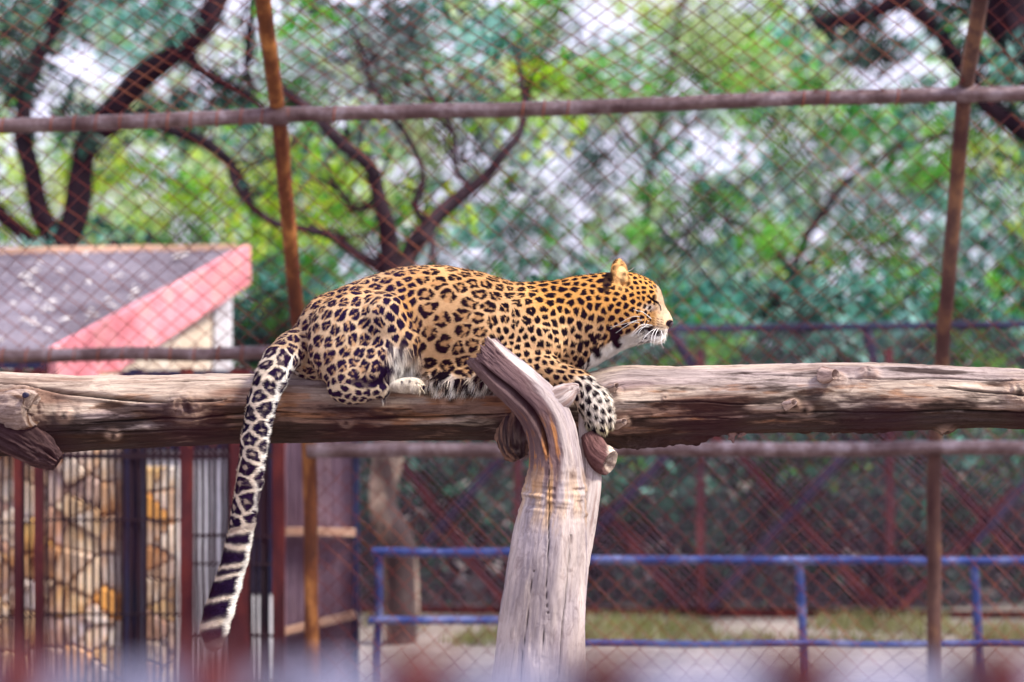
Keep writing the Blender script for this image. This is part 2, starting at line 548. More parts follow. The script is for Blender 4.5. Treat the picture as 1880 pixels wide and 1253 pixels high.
# ---- middle tree: crooked pale trunk, spreading limbs
def pal_mid(x, y):
    if y > 270 and 540 < x < 690: return random.choice(['lime', 'lime', 'green'])
    if x > 940 and y < 260: return random.choice(['lime', 'green', 'pale'])
    if y > 340: return random.choice(['green', 'lime', 'teal', 'lime'])
    return random.choice(['teal', 'grey', 'grey', 'green', 'pale'])
g1 = P(725, 0, 14.2)
tree('tree', 'tree with a crooked pale sun patched trunk and limbs spreading behind the leopard back', (g1.x, 14.2, 0),
     [([(735, 1190), (735, 1100), (725, 1000), (700, 930), (712, 840), (715, 700), (722, 560), (735, 480)], 14.2, .10, .085),
      ([(715, 500), (708, 430), (690, 370), (675, 300), (630, 260), (590, 225), (500, 150)], 14.2, .062, .030),
      ([(735, 500), (770, 440), (800, 405), (870, 350), (930, 290), (965, 240), (962, 150), (940, 90)], 14.2, .062, .012),
      ([(722, 510), (680, 480), (620, 435), (560, 420), (490, 405), (440, 340), (425, 300)], 14.2, .034, .022),
      ([(800, 480), (790, 430), (755, 380), (770, 320), (740, 250), (700, 180), (640, 60)], 14.2, .024, .012),
      ([(870, 350), (830, 300), (820, 220), (780, 150)], 14.2, .02, .012),
      ([(690, 370), (650, 390), (600, 330)], 14.2, .02, .012)],
     field(540, 1010, -40, 260, 15.4, 64, .24, pal_mid, 110, 1.0, .8) + field(500, 1000, 260, 470, 15.9, 74, .25, pal_mid, 95, 1.0, .6, .8),
     'bark_pale')
# ---- right trees
g2 = P(1700, 0, 18)
tree('tree', 'dark leaning tree whose branches cross the top right corner', (P(2050, 0, 18).x, 18, 0),
     [([(2050, 1060), (2040, 700), (1980, 300), (1900, 120), (1840, -40)], 18, .22, .15),
      ([(1900, 120), (1850, 60), (1810, 0), (1700, -60)], 18, .12, .09),
      ([(1625, -30), (1680, 20), (1730, 70), (1770, 130), (1820, 200), (1900, 260)], 18, .06, .07),
      ([(1500, 40), (1580, 25), (1650, 0)], 18, .05, .06),
      ([(1880, 130), (1840, 110), (1750, 110)], 18, .04, .02)],
     field(1480, 1940, -40, 120, 18.4, 66, .28, ['deep', 'deep', 'teal'], 120, 1.15) + field(1780, 1980, 120, 620, 18.8, 74, .32, lambda x, y: random.choice(['teal', 'deep', 'green', 'lime']) , 140, 1.1),
     'bark')
tree('tree', 'slim teal leaved tree beyond the fence to the right of the leopard head', (P(1450, 0, 21).x, 21, 0),
     [([(1450, 980), (1445, 700), (1460, 500), (1520, 380), (1600, 300), (1700, 250), (1800, 240)], 21, .05, .02),
      ([(1460, 500), (1400, 440), (1330, 400), (1290, 340)], 21, .035, .015)],
     field(1180, 1760, 250, 660, 21, 62, .30, lambda x, y: random.choice(['teal', 'green', 'grey', 'teal', 'green', 'pale'] if y < 560 else ['green', 'teal', 'green']), 130, 1.25) +
     field(1300, 1800, 100, 260, 21.3, 70, .30, ['green', 'teal', 'pale', 'grey'], 120, 1.2),
     'bark_grey')
tree('tree', 'sunlit yellow green tree beyond the top centre of the fence', (P(1200, 0, 26).x, 26, 0),
     [([(1200, 900), (1205, 600), (1190, 350), (1230, 150), (1260, -40)], 26, .06, .03),
      ([(1200, 330), (1120, 200), (1060, 60)], 26, .03, .015), ([(1205, 300), (1330, 160), (1400, 20)], 26, .03, .015)],
     field(960, 1520, -40, 240, 26, 56, .36, ['pale', 'lime', 'pale', 'green'], 110, .9, 1.5),
     'bark_grey', .11)
tree('tree', 'bright green bushy tree glowing behind the rusty left post', (P(480, 0, 23).x, 23, 0),
     [([(470, 950), (480, 600), (500, 400), (540, 250)], 23, .10, .05)],
     field(120, 720, 250, 640, 22.5, 62, .34, lambda x, y: random.choice(['lime', 'green', 'lime', 'pale'] if y < 440 else ['green', 'teal', 'green', 'lime']), 130, 1.0),
     'bark_grey', .10)
for q in ():
    pass
# ---- woodland and undergrowth
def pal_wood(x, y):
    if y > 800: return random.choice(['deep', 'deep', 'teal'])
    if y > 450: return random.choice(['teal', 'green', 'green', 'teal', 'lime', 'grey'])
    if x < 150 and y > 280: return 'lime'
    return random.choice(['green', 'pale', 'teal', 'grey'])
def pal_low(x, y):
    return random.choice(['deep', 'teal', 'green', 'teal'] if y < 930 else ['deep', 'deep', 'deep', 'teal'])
o = crown('woodland', field(-120, 2000, 60, 860, 33, 56, .52, pal_wood, 125, 1.0, 2.0), None, .17)
tag(o, 'far mass of green woodland closing the view behind the trees', 'woodland', kind='stuff')
o = crown('undergrowth', field(420, 2000, 560, 1060, 17.2, 56, .36, pal_low, 260, 0.01, .7) + field(620, 2000, 930, 1110, 16.3, 60, .30, ['deep'], 300, 0.01, .3), None, .085)
tag(o, 'dark tangled undergrowth behind the braced red fence', 'shrubs', kind='stuff')

# ---- grass strip
def grass():
    n = 9000
    x = rng.uniform(-1.5, 4.5, n); y = 14.0 + rng.uniform(0, 1.3, n) + 0.3 * vnoise(np.stack([x, x*0, x*0], 1), 2)
    keep = fbm(np.stack([x * 1.3, y * 2, x * 0], 1), 3, 4) > -0.02
    x, y = x[keep], y[keep]; n = len(x)
    h = rng.uniform(.03, .09, n); a = rng.uniform(0, 6.28, n)
    b = np.stack([x, y, np.full(n, -0.03)], 1)
    dx = np.stack([np.cos(a), np.sin(a), a * 0], 1) * 0.008
    t = b + np.stack([rng.normal(0, .02, n), rng.normal(0, .02, n), h + .03], 1)
    v = np.stack([b - dx, b + dx, t], 1).reshape(-1, 3)
    me = mesh('grass', v, np.arange(3 * n).reshape(-1, 3))
    c = np.array([(0.13, 0.16, 0.04), (0.24, 0.25, 0.09), (0.34, 0.31, 0.20)])[rng.integers(0, 3, n)]
    color_attr(me, np.repeat(c, 3, 0))
    o = link('grass', me, None, M['leaf'])
    tag(o, 'short yellow green grass in a strip before the braced red fence', 'grass', kind='stuff')
grass()

# ================================================================== BRACED RED FENCE at 15.5 m
DB = 15.5
def braced():
    t = empty('braced_fence', (P(1300, 0, DB).x, DB, 0), 'low red painted fence with crossed braces behind the blue rail', 'fence')
    def bar(name, a, b, w_, mat, dd=0.0):
        mb = MB(); mb.obeam(P(*a, DB + dd), P(*b, DB + dd), w_, w_ * .8); mb.build(name, mat, t)
    bar('base_beam', (640, 1118), (2050, 1132), .05, M['red_paint'], .10)
    def pipe(name, a, b, r, mat, dd):
        mb = MB(); mb.tube([P(*a, DB + dd), P(*b, DB + dd)], r, 10); mb.build(name, mat, t, True)
    pipe('top_rail', (620, 612), (2050, 594), .026, M['dark_blue'], 0)
    for a, b in (((1235, 612), (1275, 680)), ((1590, 605), (1612, 690)), ((900, 612), (930, 690))):
        pipe('strut', a, b, .035, M['dark_blue'], .09)
    for x in (950, 1285, 1632, 1980):
        mb = MB(); mb.obeam(P(x, 640, DB + .03), P(x + 2, 1119, DB + .03), .055, .05); mb.build('post', M['red_paint'], t)
    for a, b in (((740, 850), (930, 1115)), ((1340, 815), (1612, 1118)), ((1105, 930), (1262, 1118)), ((1690, 820), (1925, 1090)), ((1330, 820), (1205, 690)), ((1860, 900), (1650, 1118))):
        bar('brace', a, b, .055, M['red_paint'], -.05)
    for a, b in (((1570, 810), (1300, 1117)), ((925, 835), (780, 1000)), ((1230, 830), (1080, 990)), ((1930, 830), (1790, 1000))):
        pipe('blue_brace', a, b, .03, M['dark_blue'], -.13)
    return t
braced_t = braced()

def chainlink(name, frame, w_, h_, diag, r, mat, parent, n=3, wob=0.006, seed=1):
    """woven zigzag wires: frame(u,v) -> (point, normal); u across, v up; in metres"""
    half = diag / 2
    nu = int(w_ / half); nv = int(h_ / half)
    V, Fc = [], []
    off = 0
    ang = np.arange(n) * 2 * math.pi / n
    for i in range(nu + 1):
        u0 = i * half
        ks = np.arange(nv + 1)
        sgn = np.where((ks + i) % 2 == 0, 1, -1)
        uu = u0 + sgn * half * 0.5 + half * .5
        # rounded bends: three points per bend
        us, vs, ws = [], [], []
        for k, s_, u in zip(ks, sgn, uu):
            for dv in (-0.10, 0, 0.10):
                us.append(u - s_ * abs(dv) * half * 0.7); vs.append((k + dv) * half); ws.append(-s_ * r * 1.0 + dv * r * 8)
        us = np.array(us); vs = np.array(vs); ws = np.array(ws)
        nz = wob * np.stack([vnoise(np.stack([us * 1.7, vs * 1.7, us * 0 + k], 1), seed + k) for k in range(2)], 1) * 3
        pts, nr = frame(us + nz[:, 0], vs + nz[:, 1])
        pts = pts + nr * ws[:, None]
        tg = np.gradient(pts, axis=0); tg /= np.linalg.norm(tg, axis=1)[:, None]
        b = np.cross(tg, nr); b /= np.linalg.norm(b, axis=1)[:, None]
        nn = np.cross(b, tg)
        ring = pts[:, None, :] + r * (np.cos(ang)[None, :, None] * b[:, None, :] + np.sin(ang)[None, :, None] * nn[:, None, :])
        m = len(pts)
        V.append(ring.reshape(-1, 3))
        idx = (np.arange(m * n).reshape(m, n)) + off
        a = idx[:-1]; c = idx[1:]
        Fc.append(np.stack([a, np.roll(a, -1, 1), np.roll(c, -1, 1), c], -1).reshape(-1, 4))
        off += m * n
    me = mesh(name, np.vstack(V), np.vstack(Fc), True)
    o = link(name, me, parent, mat)
    tag(o, kind='stuff')
    return o

def flat_frame(o0, ux, vy, nr):
    o0, ux, vy, nr = (np.array(q, float) for q in (o0, ux, vy, nr))
    def f(u, v):
        return o0 + u[:, None] * ux + v[:, None] * vy, np.tile(nr, (len(u), 1))
    return f
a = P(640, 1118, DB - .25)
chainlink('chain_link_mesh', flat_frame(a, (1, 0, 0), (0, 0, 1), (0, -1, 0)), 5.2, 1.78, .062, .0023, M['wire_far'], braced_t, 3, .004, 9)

# ================================================================== BLUE RAIL at 11.8 m
DR = 11.8
def blue_rail():
    t = empty('hand_rail', (P(1300, 0, DR).x, DR, 0), 'low blue painted tubular rail behind the fence on both sides of the post', 'railing')
    def pipe(name, a, b, r, dd=0, lab=None, mat='blue_paint'):
        mb = MB(); pa, pb = P(*a, DR + dd), P(*b, DR + dd)
        mb.tube([pa.lerp(pb, k / 8) + Vector((0, 0, .0015 * math.sin(k * 2.1))) for k in range(9)], r, 12)
        o = mb.build(name, M[mat], t, True)
        if lab: o['label'] = lab
    pipe('top_rail', (683, 1014), (1000, 1015), .021)
    pipe('top_rail', (1000, 1028), (2000, 1031), .021)
    pipe('lower_rail', (676, 1140), (1000, 1140), .021)
    pipe('lower_rail', (1000, 1183), (2000, 1184), .018)
    pipe('post', (696, 1016), (692, 1280), .021, .03)
    pipe('post', (1000, 1010), (1000, 1280), .021, .03)
    pipe('post', (1467, 1030), (1480, 1285), .022, .03)
    pipe('post', (1788, 1030), (1802, 1285), .022, .03)
blue_rail()

# ================================================================== SHELTER (pink fascia, stone wall)
def clip_poly(poly, nx, ny, c):
    out = []
    for i in range(len(poly)):
        p, q = poly[i], poly[(i + 1) % len(poly)]
        dp = nx * p[0] + ny * p[1] - c; dq = nx * q[0] + ny * q[1] - c
        if dp <= 0: out.append(p)
        if (dp < 0 and dq > 0) or (dp > 0 and dq < 0):
            s = dp / (dp - dq)
            out.append((p[0] + (q[0] - p[0]) * s, p[1] + (q[1] - p[1]) * s))
    return out

def voronoi(x0, x1, y0, y1, nx, ny, jit=.46, gap=.0022):
    sx, sy = (x1 - x0) / nx, (y1 - y0) / ny
    seeds = [(x0 + (i + .5 + random.uniform(-jit, jit)) * sx, y0 + (j + .5 + random.uniform(-jit, jit)) * sy) for i in range(nx) for j in range(ny)]
    cells = []
    for a in seeds:
        poly = [(x0, y0), (x1, y0), (x1, y1), (x0, y1)]
        for b in seeds:
            if a is b or abs(b[0] - a[0]) > 3 * sx or abs(b[1] - a[1]) > 3 * sy: continue
            dx, dy = b[0] - a[0], b[1] - a[1]; L = math.hypot(dx, dy)
            nx_, ny_ = dx / L, dy / L
            poly = clip_poly(poly, nx_, ny_, nx_ * (a[0] + b[0]) / 2 + ny_ * (a[1] + b[1]) / 2 - gap)
            if len(poly) < 3: break
        if len(poly) >= 3: cells.append((a, poly))
    return cells

def shelter():
    DW = 12.15
    t = empty('animal_shelter', (P(150, 0, DW).x, DW, 0), 'small stone den with a grey roof and pink fascia board at the left', 'shelter')
    xl, xr = P(-260, 0, DW).x, P(222, 0, DW).x
    # front wall: mortar bed with proud flagstones
    mb = MB(); mb.box((xl, DW + .03, 0), (xr, DW + .25, 1.60)); w0 = mb.build('stone_wall', M['dark_in'], t)
    SC = [(0.80, 0.76, 0.74), (0.74, 0.58, 0.42), (0.80, 0.70, 0.56), (0.70, 0.34, 0.08), (0.50, 0.34, 0.26), (0.74, 0.66, 0.66), (0.40, 0.29, 0.30), (0.76, 0.48, 0.16), (0.80, 0.74, 0.68), (0.78, 0.60, 0.40)]
    def stones(x0, x1, z0, z1, nx, nz, parent):
        for (c, poly) in voronoi(x0, x1, z0, z1, nx, nz):
            m = MB(); k = len(poly); dep = random.uniform(.012, .04)
            cx = sum(p[0] for p in poly) / k; cz = sum(p[1] for p in poly) / k
            v = [(p[0], DW + .03, p[1]) for p in poly] + [(cx + (p[0] - cx) * .95, DW + .03 - dep * .6, cz + (p[1] - cz) * .95) for p in poly] + [(cx + (p[0] - cx) * .8, DW + .03 - dep, cz + (p[1] - cz) * .8) for p in poly]
            f = [(i, (i + 1) % k, k + (i + 1) % k, k + i) for i in range(k)] + [(k + i, k + (i + 1) % k, 2 * k + (i + 1) % k, 2 * k + i) for i in range(k)] + [tuple(range(2 * k, 3 * k))]
            m.add(v, f)
            me = m.me('stone')
            a = np.array(random.choice(SC)) * random.uniform(.75, 1.2)
            b = np.array(random.choice(SC))
            cc = np.array([a * (1 - u) + b * u for u in rng.uniform(0, .8, len(me.vertices))])
            color_attr(me, cc)
            link('stone', me, parent, M['stone'])
    stones(xl, xr, 0, 1.58, 13, 9, w0)
    # dark doorway column and white panels
    xd0, xd1 = P(224, 0, DW).x, P(266, 0, DW).x
    mb = MB(); mb.box((xd0, DW - .02, 0), (xd1, DW + .2, 1.6)); mb.build('door_post', M['dark_blue'], t)
    mb = MB(); mb.box((xd1, DW + .05, 0), (P(425, 0, DW).x, DW + .25, 1.2)); mb.build('white_panel', M['white_wall'], t)
    mb = MB(); mb.box((P(422, 0, DW).x, DW + .3, .45), (P(500, 0, DW).x, DW + .4, 1.6)); mb.build('inner_panel', M['dark_blue'], t)
    mb = MB(); mb.box((P(422, 0, DW).x, DW + .3, 0), (P(500, 0, DW).x, DW + .4, .44)); mb.build('white_panel', M['white_wall'], t)
    mb = MB(); mb.box((xd1, DW + .02, 1.2), (P(500, 0, DW).x, DW + .22, 1.6)); mb.build('lintel', M['dark_blue'], t)
    # a few coloured flagstones in front of the white panel too
    stones(P(268, 0, DW).x, P(325, 0, DW).x, 0, 1.12, 2, 8, w0)
    # roof plane
    e0, e1 = P(-330, 655, 11.75), P(92, 652, 11.75)
    r0, r1 = P(-330, 474, 14.2), P(440, 462, 14.2)
    th = .04
    nx, ny = 90, 30
    V = []
    for j in range(ny + 1):
        for i in range(nx + 1):
            a = e0.lerp(e1, i / nx); b = r0.lerp(r1, i / nx)
            p = a.lerp(b, j / ny); p.z += .006 * math.sin(i * 2.1) + (.012 if j % 6 == 0 else 0)
            V.append(p)
    k = len(V)
    V += [p - Vector((0, 0, th)) for p in V]
    Fc = []
    W = nx + 1
    for j in range(ny):
        for i in range(nx):
            q = (j*W+i, j*W+i+1, (j+1)*W+i+1, (j+1)*W+i)
            Fc.append(q); Fc.append(tuple(x + k for x in q[::-1]))
    ro = link('roof', mesh('roof', V, Fc, False), t, M['roof'])
    mb = MB(); mb.tube([r0 + Vector((0, .03, .01)), r1 + Vector((-.02, .03, .01))], .035, 8); mb.build('ridge_cap', M['batten'], ro, True)
    # fascia (rake board), deep and pink
    fd = .26
    a, b = e1 + Vector((.0, -.04, .035)), r1 + Vector((.02, .0, .035))
    out = Vector((.045, -.015, 0))
    f1 = [a, b, b - Vector((0, 0, .225)), a - Vector((0, 0, .31))]
    mb = MB(); mb.add(f1 + [p + out for p in f1], [(0, 1, 2, 3), (7, 6, 5, 4), (0, 4, 5, 1), (1, 5, 6, 2), (2, 6, 7, 3), (3, 7, 4, 0)])
    mb.build('fascia', M['pink'], t)
    a2 = e0 + Vector((0, -.04, .02))
    mb = MB(); mb.obeam(P(-330, 672, 11.7), P(86, 668, 11.7), .05, .03); mb.build('eave_board', M['dark_blue'], t)
    # side wall beneath the rake board
    s0, s1 = Vector((P(225, 0, 12.45).x, 12.45, 0)), Vector((P(402, 0, 14.0).x, 14.0, 0))
    h0, h1 = 1.66, 2.05
    o_ = Vector((-.15, 0, 0))
    v = [s0, s1, s1 + Vector((0, 0, h1)), s0 + Vector((0, 0, h0))]
    v = v + [p + o_ for p in v]
    mb = MB(); mb.add(v, [(0, 1, 2, 3), (7, 6, 5, 4), (0, 4, 5, 1), (1, 5, 6, 2), (2, 6, 7, 3), (3, 7, 4, 0)])
    mb.build('side_wall', M['cream'], t)
    mb = MB(); q = Vector((P(408, 0, 13.9).x, 13.9, 0)); mb.box((q.x - .04, 13.86, 0), (q.x + .05, 13.97, 2.02)); mb.build('corner_post', M['white_wall'], t)
    # scraps lying on the roof
    mb = MB()
    for _ in range(60):
        u, v_ = random.random(), random.uniform(.05, .95)
        p = e0.lerp(e1, u * .6 + .4).lerp(r0.lerp(r1, u * .6 + .4), v_) + Vector((0, 0, .03))
        s_ = random.uniform(.012, .045); an = random.uniform(0, 3.14)
        dx = Vector((math.cos(an), math.sin(an), .2)) * s_; dy = Vector((-math.sin(an), math.cos(an), .5)) * s_ * .35
        mb.add([p - dx, p + dy, p + dx, p - dy + Vector((0, 0, .01)), p + Vector((0, 0, .015))], [(0, 3, 4), (3, 2, 4), (2, 1, 4), (1, 0, 4)])
    o = mb.build('leaf_litter', M['litter'])
    tag(o, 'pale dry leaves and scraps scattered on the grey den roof', 'litter', kind='stuff')
    return t
shelter()

# ---- corrugated sheet hoarding beside the post
def hoarding():
    d = 12.0
    t = empty('sheet_hoarding', (P(590, 0, d).x, d, 0), 'mauve ribbed sheet panel with rusty battens just behind the rusty left post', 'panel')
    x0, x1 = P(505, 0, d).x, P(648, 0, d).x
    n = 120
    V = []
    for i in range(n + 1):
        x = x0 + (x1 - x0) * i / n
        y = d + .008 * math.sin(i * 1.45)
        V += [(x, y, -.05), (x, y, 1.72)]
    V2 = [(x, y + .012, z) for (x, y, z) in V]
    k = len(V)
    Fc = [(2*i, 2*i+2, 2*i+3, 2*i+1) for i in range(n)] + [(k+2*i+1, k+2*i+3, k+2*i+2, k+2*i) for i in range(n)]
    link('sheet', mesh('sheet', V + V2, Fc, True), t, M['sheet'])
    for ya, yb in ((975, 978), (1152, 1128)):
        mb = MB(); mb.obeam(P(505, ya + 12 if ya > 1000 else ya, d - .05), P(652, yb, d - .05), .035, .05); mb.build('batten', M['batten'], t)
    mb = MB(); mb.box((x1, d - .03, -.05), (x1 + .03, d + .04, 1.74)); mb.build('edge_post', M['dark_blue'], t)
hoarding()

# ================================================================== BARRED CAGE FRONT at 11.05 m
def bars():
    d = 11.3
    t = empty('barred_gate', (P(270, 0, d).x, d, 0), 'dark red barred cage front standing before the flagstone den', 'gate')
    pxm = PX(d)
    def post(x, wpx, dd=0, mat='red_paint'):
        q = P(x, 0, d + dd)
        mb = MB(); mb.box((q.x - wpx * pxm / 2, d + dd - .02, -.02), (q.x + wpx * pxm / 2, d + dd + .03, 1.62)); mb.build('post', M[mat], t)
    for x, w_ in ((-60, 16), (33, 15), (72, 18), (343, 24), (440, 34), (512, 22)): post(x, w_)
    post(487, 14, .05, 'dark_blue')
    post(250, 22, .1, 'dark_blue')
    def thin(x0, x1, step, y0=1.55):
        x = x0
        while x < x1:
            q = P(x + random.uniform(-1, 1), 0, d)
            mb = MB(); mb.tube([(q.x, d, 0.0), (q.x + random.uniform(-.004, .004), d + random.uniform(-.01, .01), .8), (q.x, d, y0)], .0098, 6)
            mb.build('bar', M['bar'], t, True)
            x += step
    thin(-45, 26, 12.5); thin(44, 62, 10); thin(88, 330, 13.8); thin(362, 424, 11.5); thin(460, 500, 10)
    def hor(x0, x1, y, th=.010):
        mb = MB(); mb.obeam(P(x0, y, d - .012), P(x1, y, d - .012), th, .014); mb.build('cross_bar', M['bar'], t)
    hor(82, 332, 955); hor(82, 332, 1128); hor(355, 500, 984, .014); hor(355, 500, 1036); hor(355, 500, 1168, .013); hor(-60, 64, 1132); hor(-60, 64, 960); hor(-60, 500, 700, .03); hor(82, 500, 838, .025)
bars()

# ================================================================== BIG LEANING FENCE
def ztop(x):   # upper pipe height runs up to the right
    return 2.69 + (x + .98) * .0322
def fence():
    t = empty('chain_link_fence', (0.5, 11, 0), 'tall rusty chain link fence on pipe posts leaning inward behind the leopard', 'fence')
    D0, D1 = 11.0, 10.16
    D2, Z2 = 8.85, 3.85
    zl = 1.258
    def pt(x, s):     # s 0 ground, 1 lower pipe, 2 upper pipe, 3 top
        if s == 0: return Vector((x, D0, -.03))
        if s == 1: return Vector((x, D0, zl))
        if s == 2: return Vector((x, D1, ztop(x)))
        return Vector((x, D2, Z2))
    for xs, mat, lab in ((( -.905, -.922, -.98, -1.03), 'orange_pipe', 'orange rusted left post'), ((1.92, 1.92, 1.90, 1.86), 'brown_pipe', 'dark brown right post')):
        mb = MB()
        c = [pt(xs[i], i) for i in range(4)]
        pts = [c[0], c[0].lerp(c[1], .5), c[1], c[1].lerp(c[2], .33), c[1].lerp(c[2], .66), c[2], c[2].lerp(c[3], .5), c[3]]
        mb.tube(pts, .033, 14); o = mb.build('post', M[mat], t, True); o['label'] = lab
    def pipe(name, a, b, r, mat='rust_pipe'):
        mb = MB(); mb.tube([a.lerp(b, k / 16) + Vector((0, 0, .005 * math.sin(k * 1.3))) for k in range(17)], r, 14); mb.build(name, M[mat], t, True)
    pipe('upper_rail', pt(-3.4, 2) + Vector((0, -.05, 0)), pt(3.4, 2) + Vector((0, -.05, 0)), .032)
    pipe('lower_rail', Vector((-.93, D0 - .05, 1.252)), Vector((3.4, D0 - .05, 1.268)), .034)
    dm = D0 - .43 / 1.47 * .84
    pipe('middle_rail', Vector((-3.4, dm - .05, 1.675)), Vector((-.95, dm - .05, 1.698)), .030)
    # sleeve joint on the rail crossings
    for x, s in ((-.98, 2), (1.90, 2)):
        mb = MB(); q = pt(x, s) + Vector((0, -.05, 0)); mb.tube([q - Vector((.045, 0, 0)), q + Vector((.045, 0, 0))], .040, 14); mb.build('sleeve', M['rust_pipe'], t, True)
    # wire loops tying the mesh to the rails
    mb = MB()
    ring = [Vector((.004 * math.sin(a), .037 * math.cos(a), .037 * math.sin(a))) for a in [k * math.pi / 6 for k in range(13)]]
    mb.tube(ring, .0028, 5)
    tm = mb.me('wire_tie', True); tm.materials.append(M['wire'])
    for x in np.arange(-3.1, 3.2, .098):
        if random.random() < (.72 if x > -.9 else .1): continue
        o = link('wire_tie', tm, t); o.location = o.location + pt(x, 2) + Vector((random.uniform(-.01, .01), -.05, 0))
    for x in np.arange(-3.1, -1, .106):
        o = link('wire_tie', tm, t); o.location = o.location + Vector((x, dm - .05, 1.675 + (x + 3.4) * .0094))
    # mesh
    def frame_of(s, z0=None):
        def f(u, v):
            x = -3.3 + u
            if s == 0:
                p = np.stack([x, np.full_like(x, D0), v], 1)
                return p, np.tile([0, -1., 0], (len(x), 1))
            if s == 1:
                a = np.stack([x, np.full_like(x, D0), np.full_like(x, zl)], 1)
                b = np.stack([x, np.full_like(x, D1), 2.69 + (x + .98) * .0322], 1)
            else:
                a = np.stack([x, np.full_like(x, D1), 2.69 + (x + .98) * .0322], 1)
                b = np.stack([x, np.full_like(x, D2), np.full_like(x, Z2)], 1)
            d_ = b - a; L = np.linalg.norm(d_, axis=1)[:, None]; d_ = d_ / L
            nrm = np.cross(d_, np.array([1., 0, 0])); nrm /= np.linalg.norm(nrm, axis=1)[:, None]
            nrm = np.where(nrm[:, 1:2] > 0, -nrm, nrm)
            sag = .03 * np.sin(v * 2.0 + x)[:, None] * nrm
            return a + d_ * v[:, None] + sag, nrm
        return f
    fl = frame_of(0)
    def f_low(u, v):
        return fl(u + 2.39, v)
    chainlink('chain_link_mesh', f_low, 4.2, 1.24, .100, 0.0022, M['wire'], t, 3, .010, 21)
    fu = frame_of(1)
    chainlink('chain_link_mesh', fu, 6.5, 1.66, .100, 0.0022, M['wire'], t, 3, .010, 31)
    chainlink('chain_link_mesh', frame_of(2), 6.5, 1.72, .092, 0.0022, M['wire'], t, 3, .014, 41)
fence()

# ================================================================== NEAR FENCE (in front of the camera side walk)
def near_fence():
    d = 1.42
    t = empty('viewing_fence', (0, d, 0), 'nearest rusty chain link screen with a pale rail along the bottom edge of the view', 'fence')
    diag = 317 * d / F
    # a joint of the weave sits at pixel (1135, 210)
    o0 = P(1135, 212, d)
    half = diag / 2
    x0 = o0.x - 16 * half * 2 - half * .5 - half * .5
    z0 = o0.z - 30 * half
    chainlink('chain_link_mesh', flat_frame((x0 + half * 0, d, z0), (1, 0, 0), (0, 0, 1.06), (0, -1, 0)), 3.0, 2.9, diag, .0031, M['wire_near'], t, 6, .0005, 3)
    mb = MB(); zt = 1.75 - (1222 - 626.5) / F * (d + .06)
    mb.tube([(-1.6, d + .06, zt - .03), (0, d + .06, zt - .03), (1.6, d + .06, zt - .03)], .03, 20); mb.build('rail', M['near_rail'], t, True)
    for x in (50, 405, 768, 1105, 1470, 1828):
        q = P(x, 0, d + .06); q.z = zt - .03
        mb = MB(); mb.tube([q + Vector((.012 * math.sin(a * 1.0), .036 * math.cos(a), .036 * math.sin(a))) for a in [k * math.pi / 8 for k in range(17)]], .0085, 6)
        mb.tube([q + Vector((-.014 * math.sin(a * 1.0), .038 * math.cos(a), .038 * math.sin(a))) for a in [k * math.pi / 8 for k in range(17)]], .0085, 6)
        mb.build('wire_tie', M['tie'], t, True)
    for x in (-1.5, 1.5):
        mb = MB(); mb.tube([(x, d + .06, 0), (x, d + .06, 3)], .035, 14); mb.build('post', M['near_rail'], t, True)
near_fence()

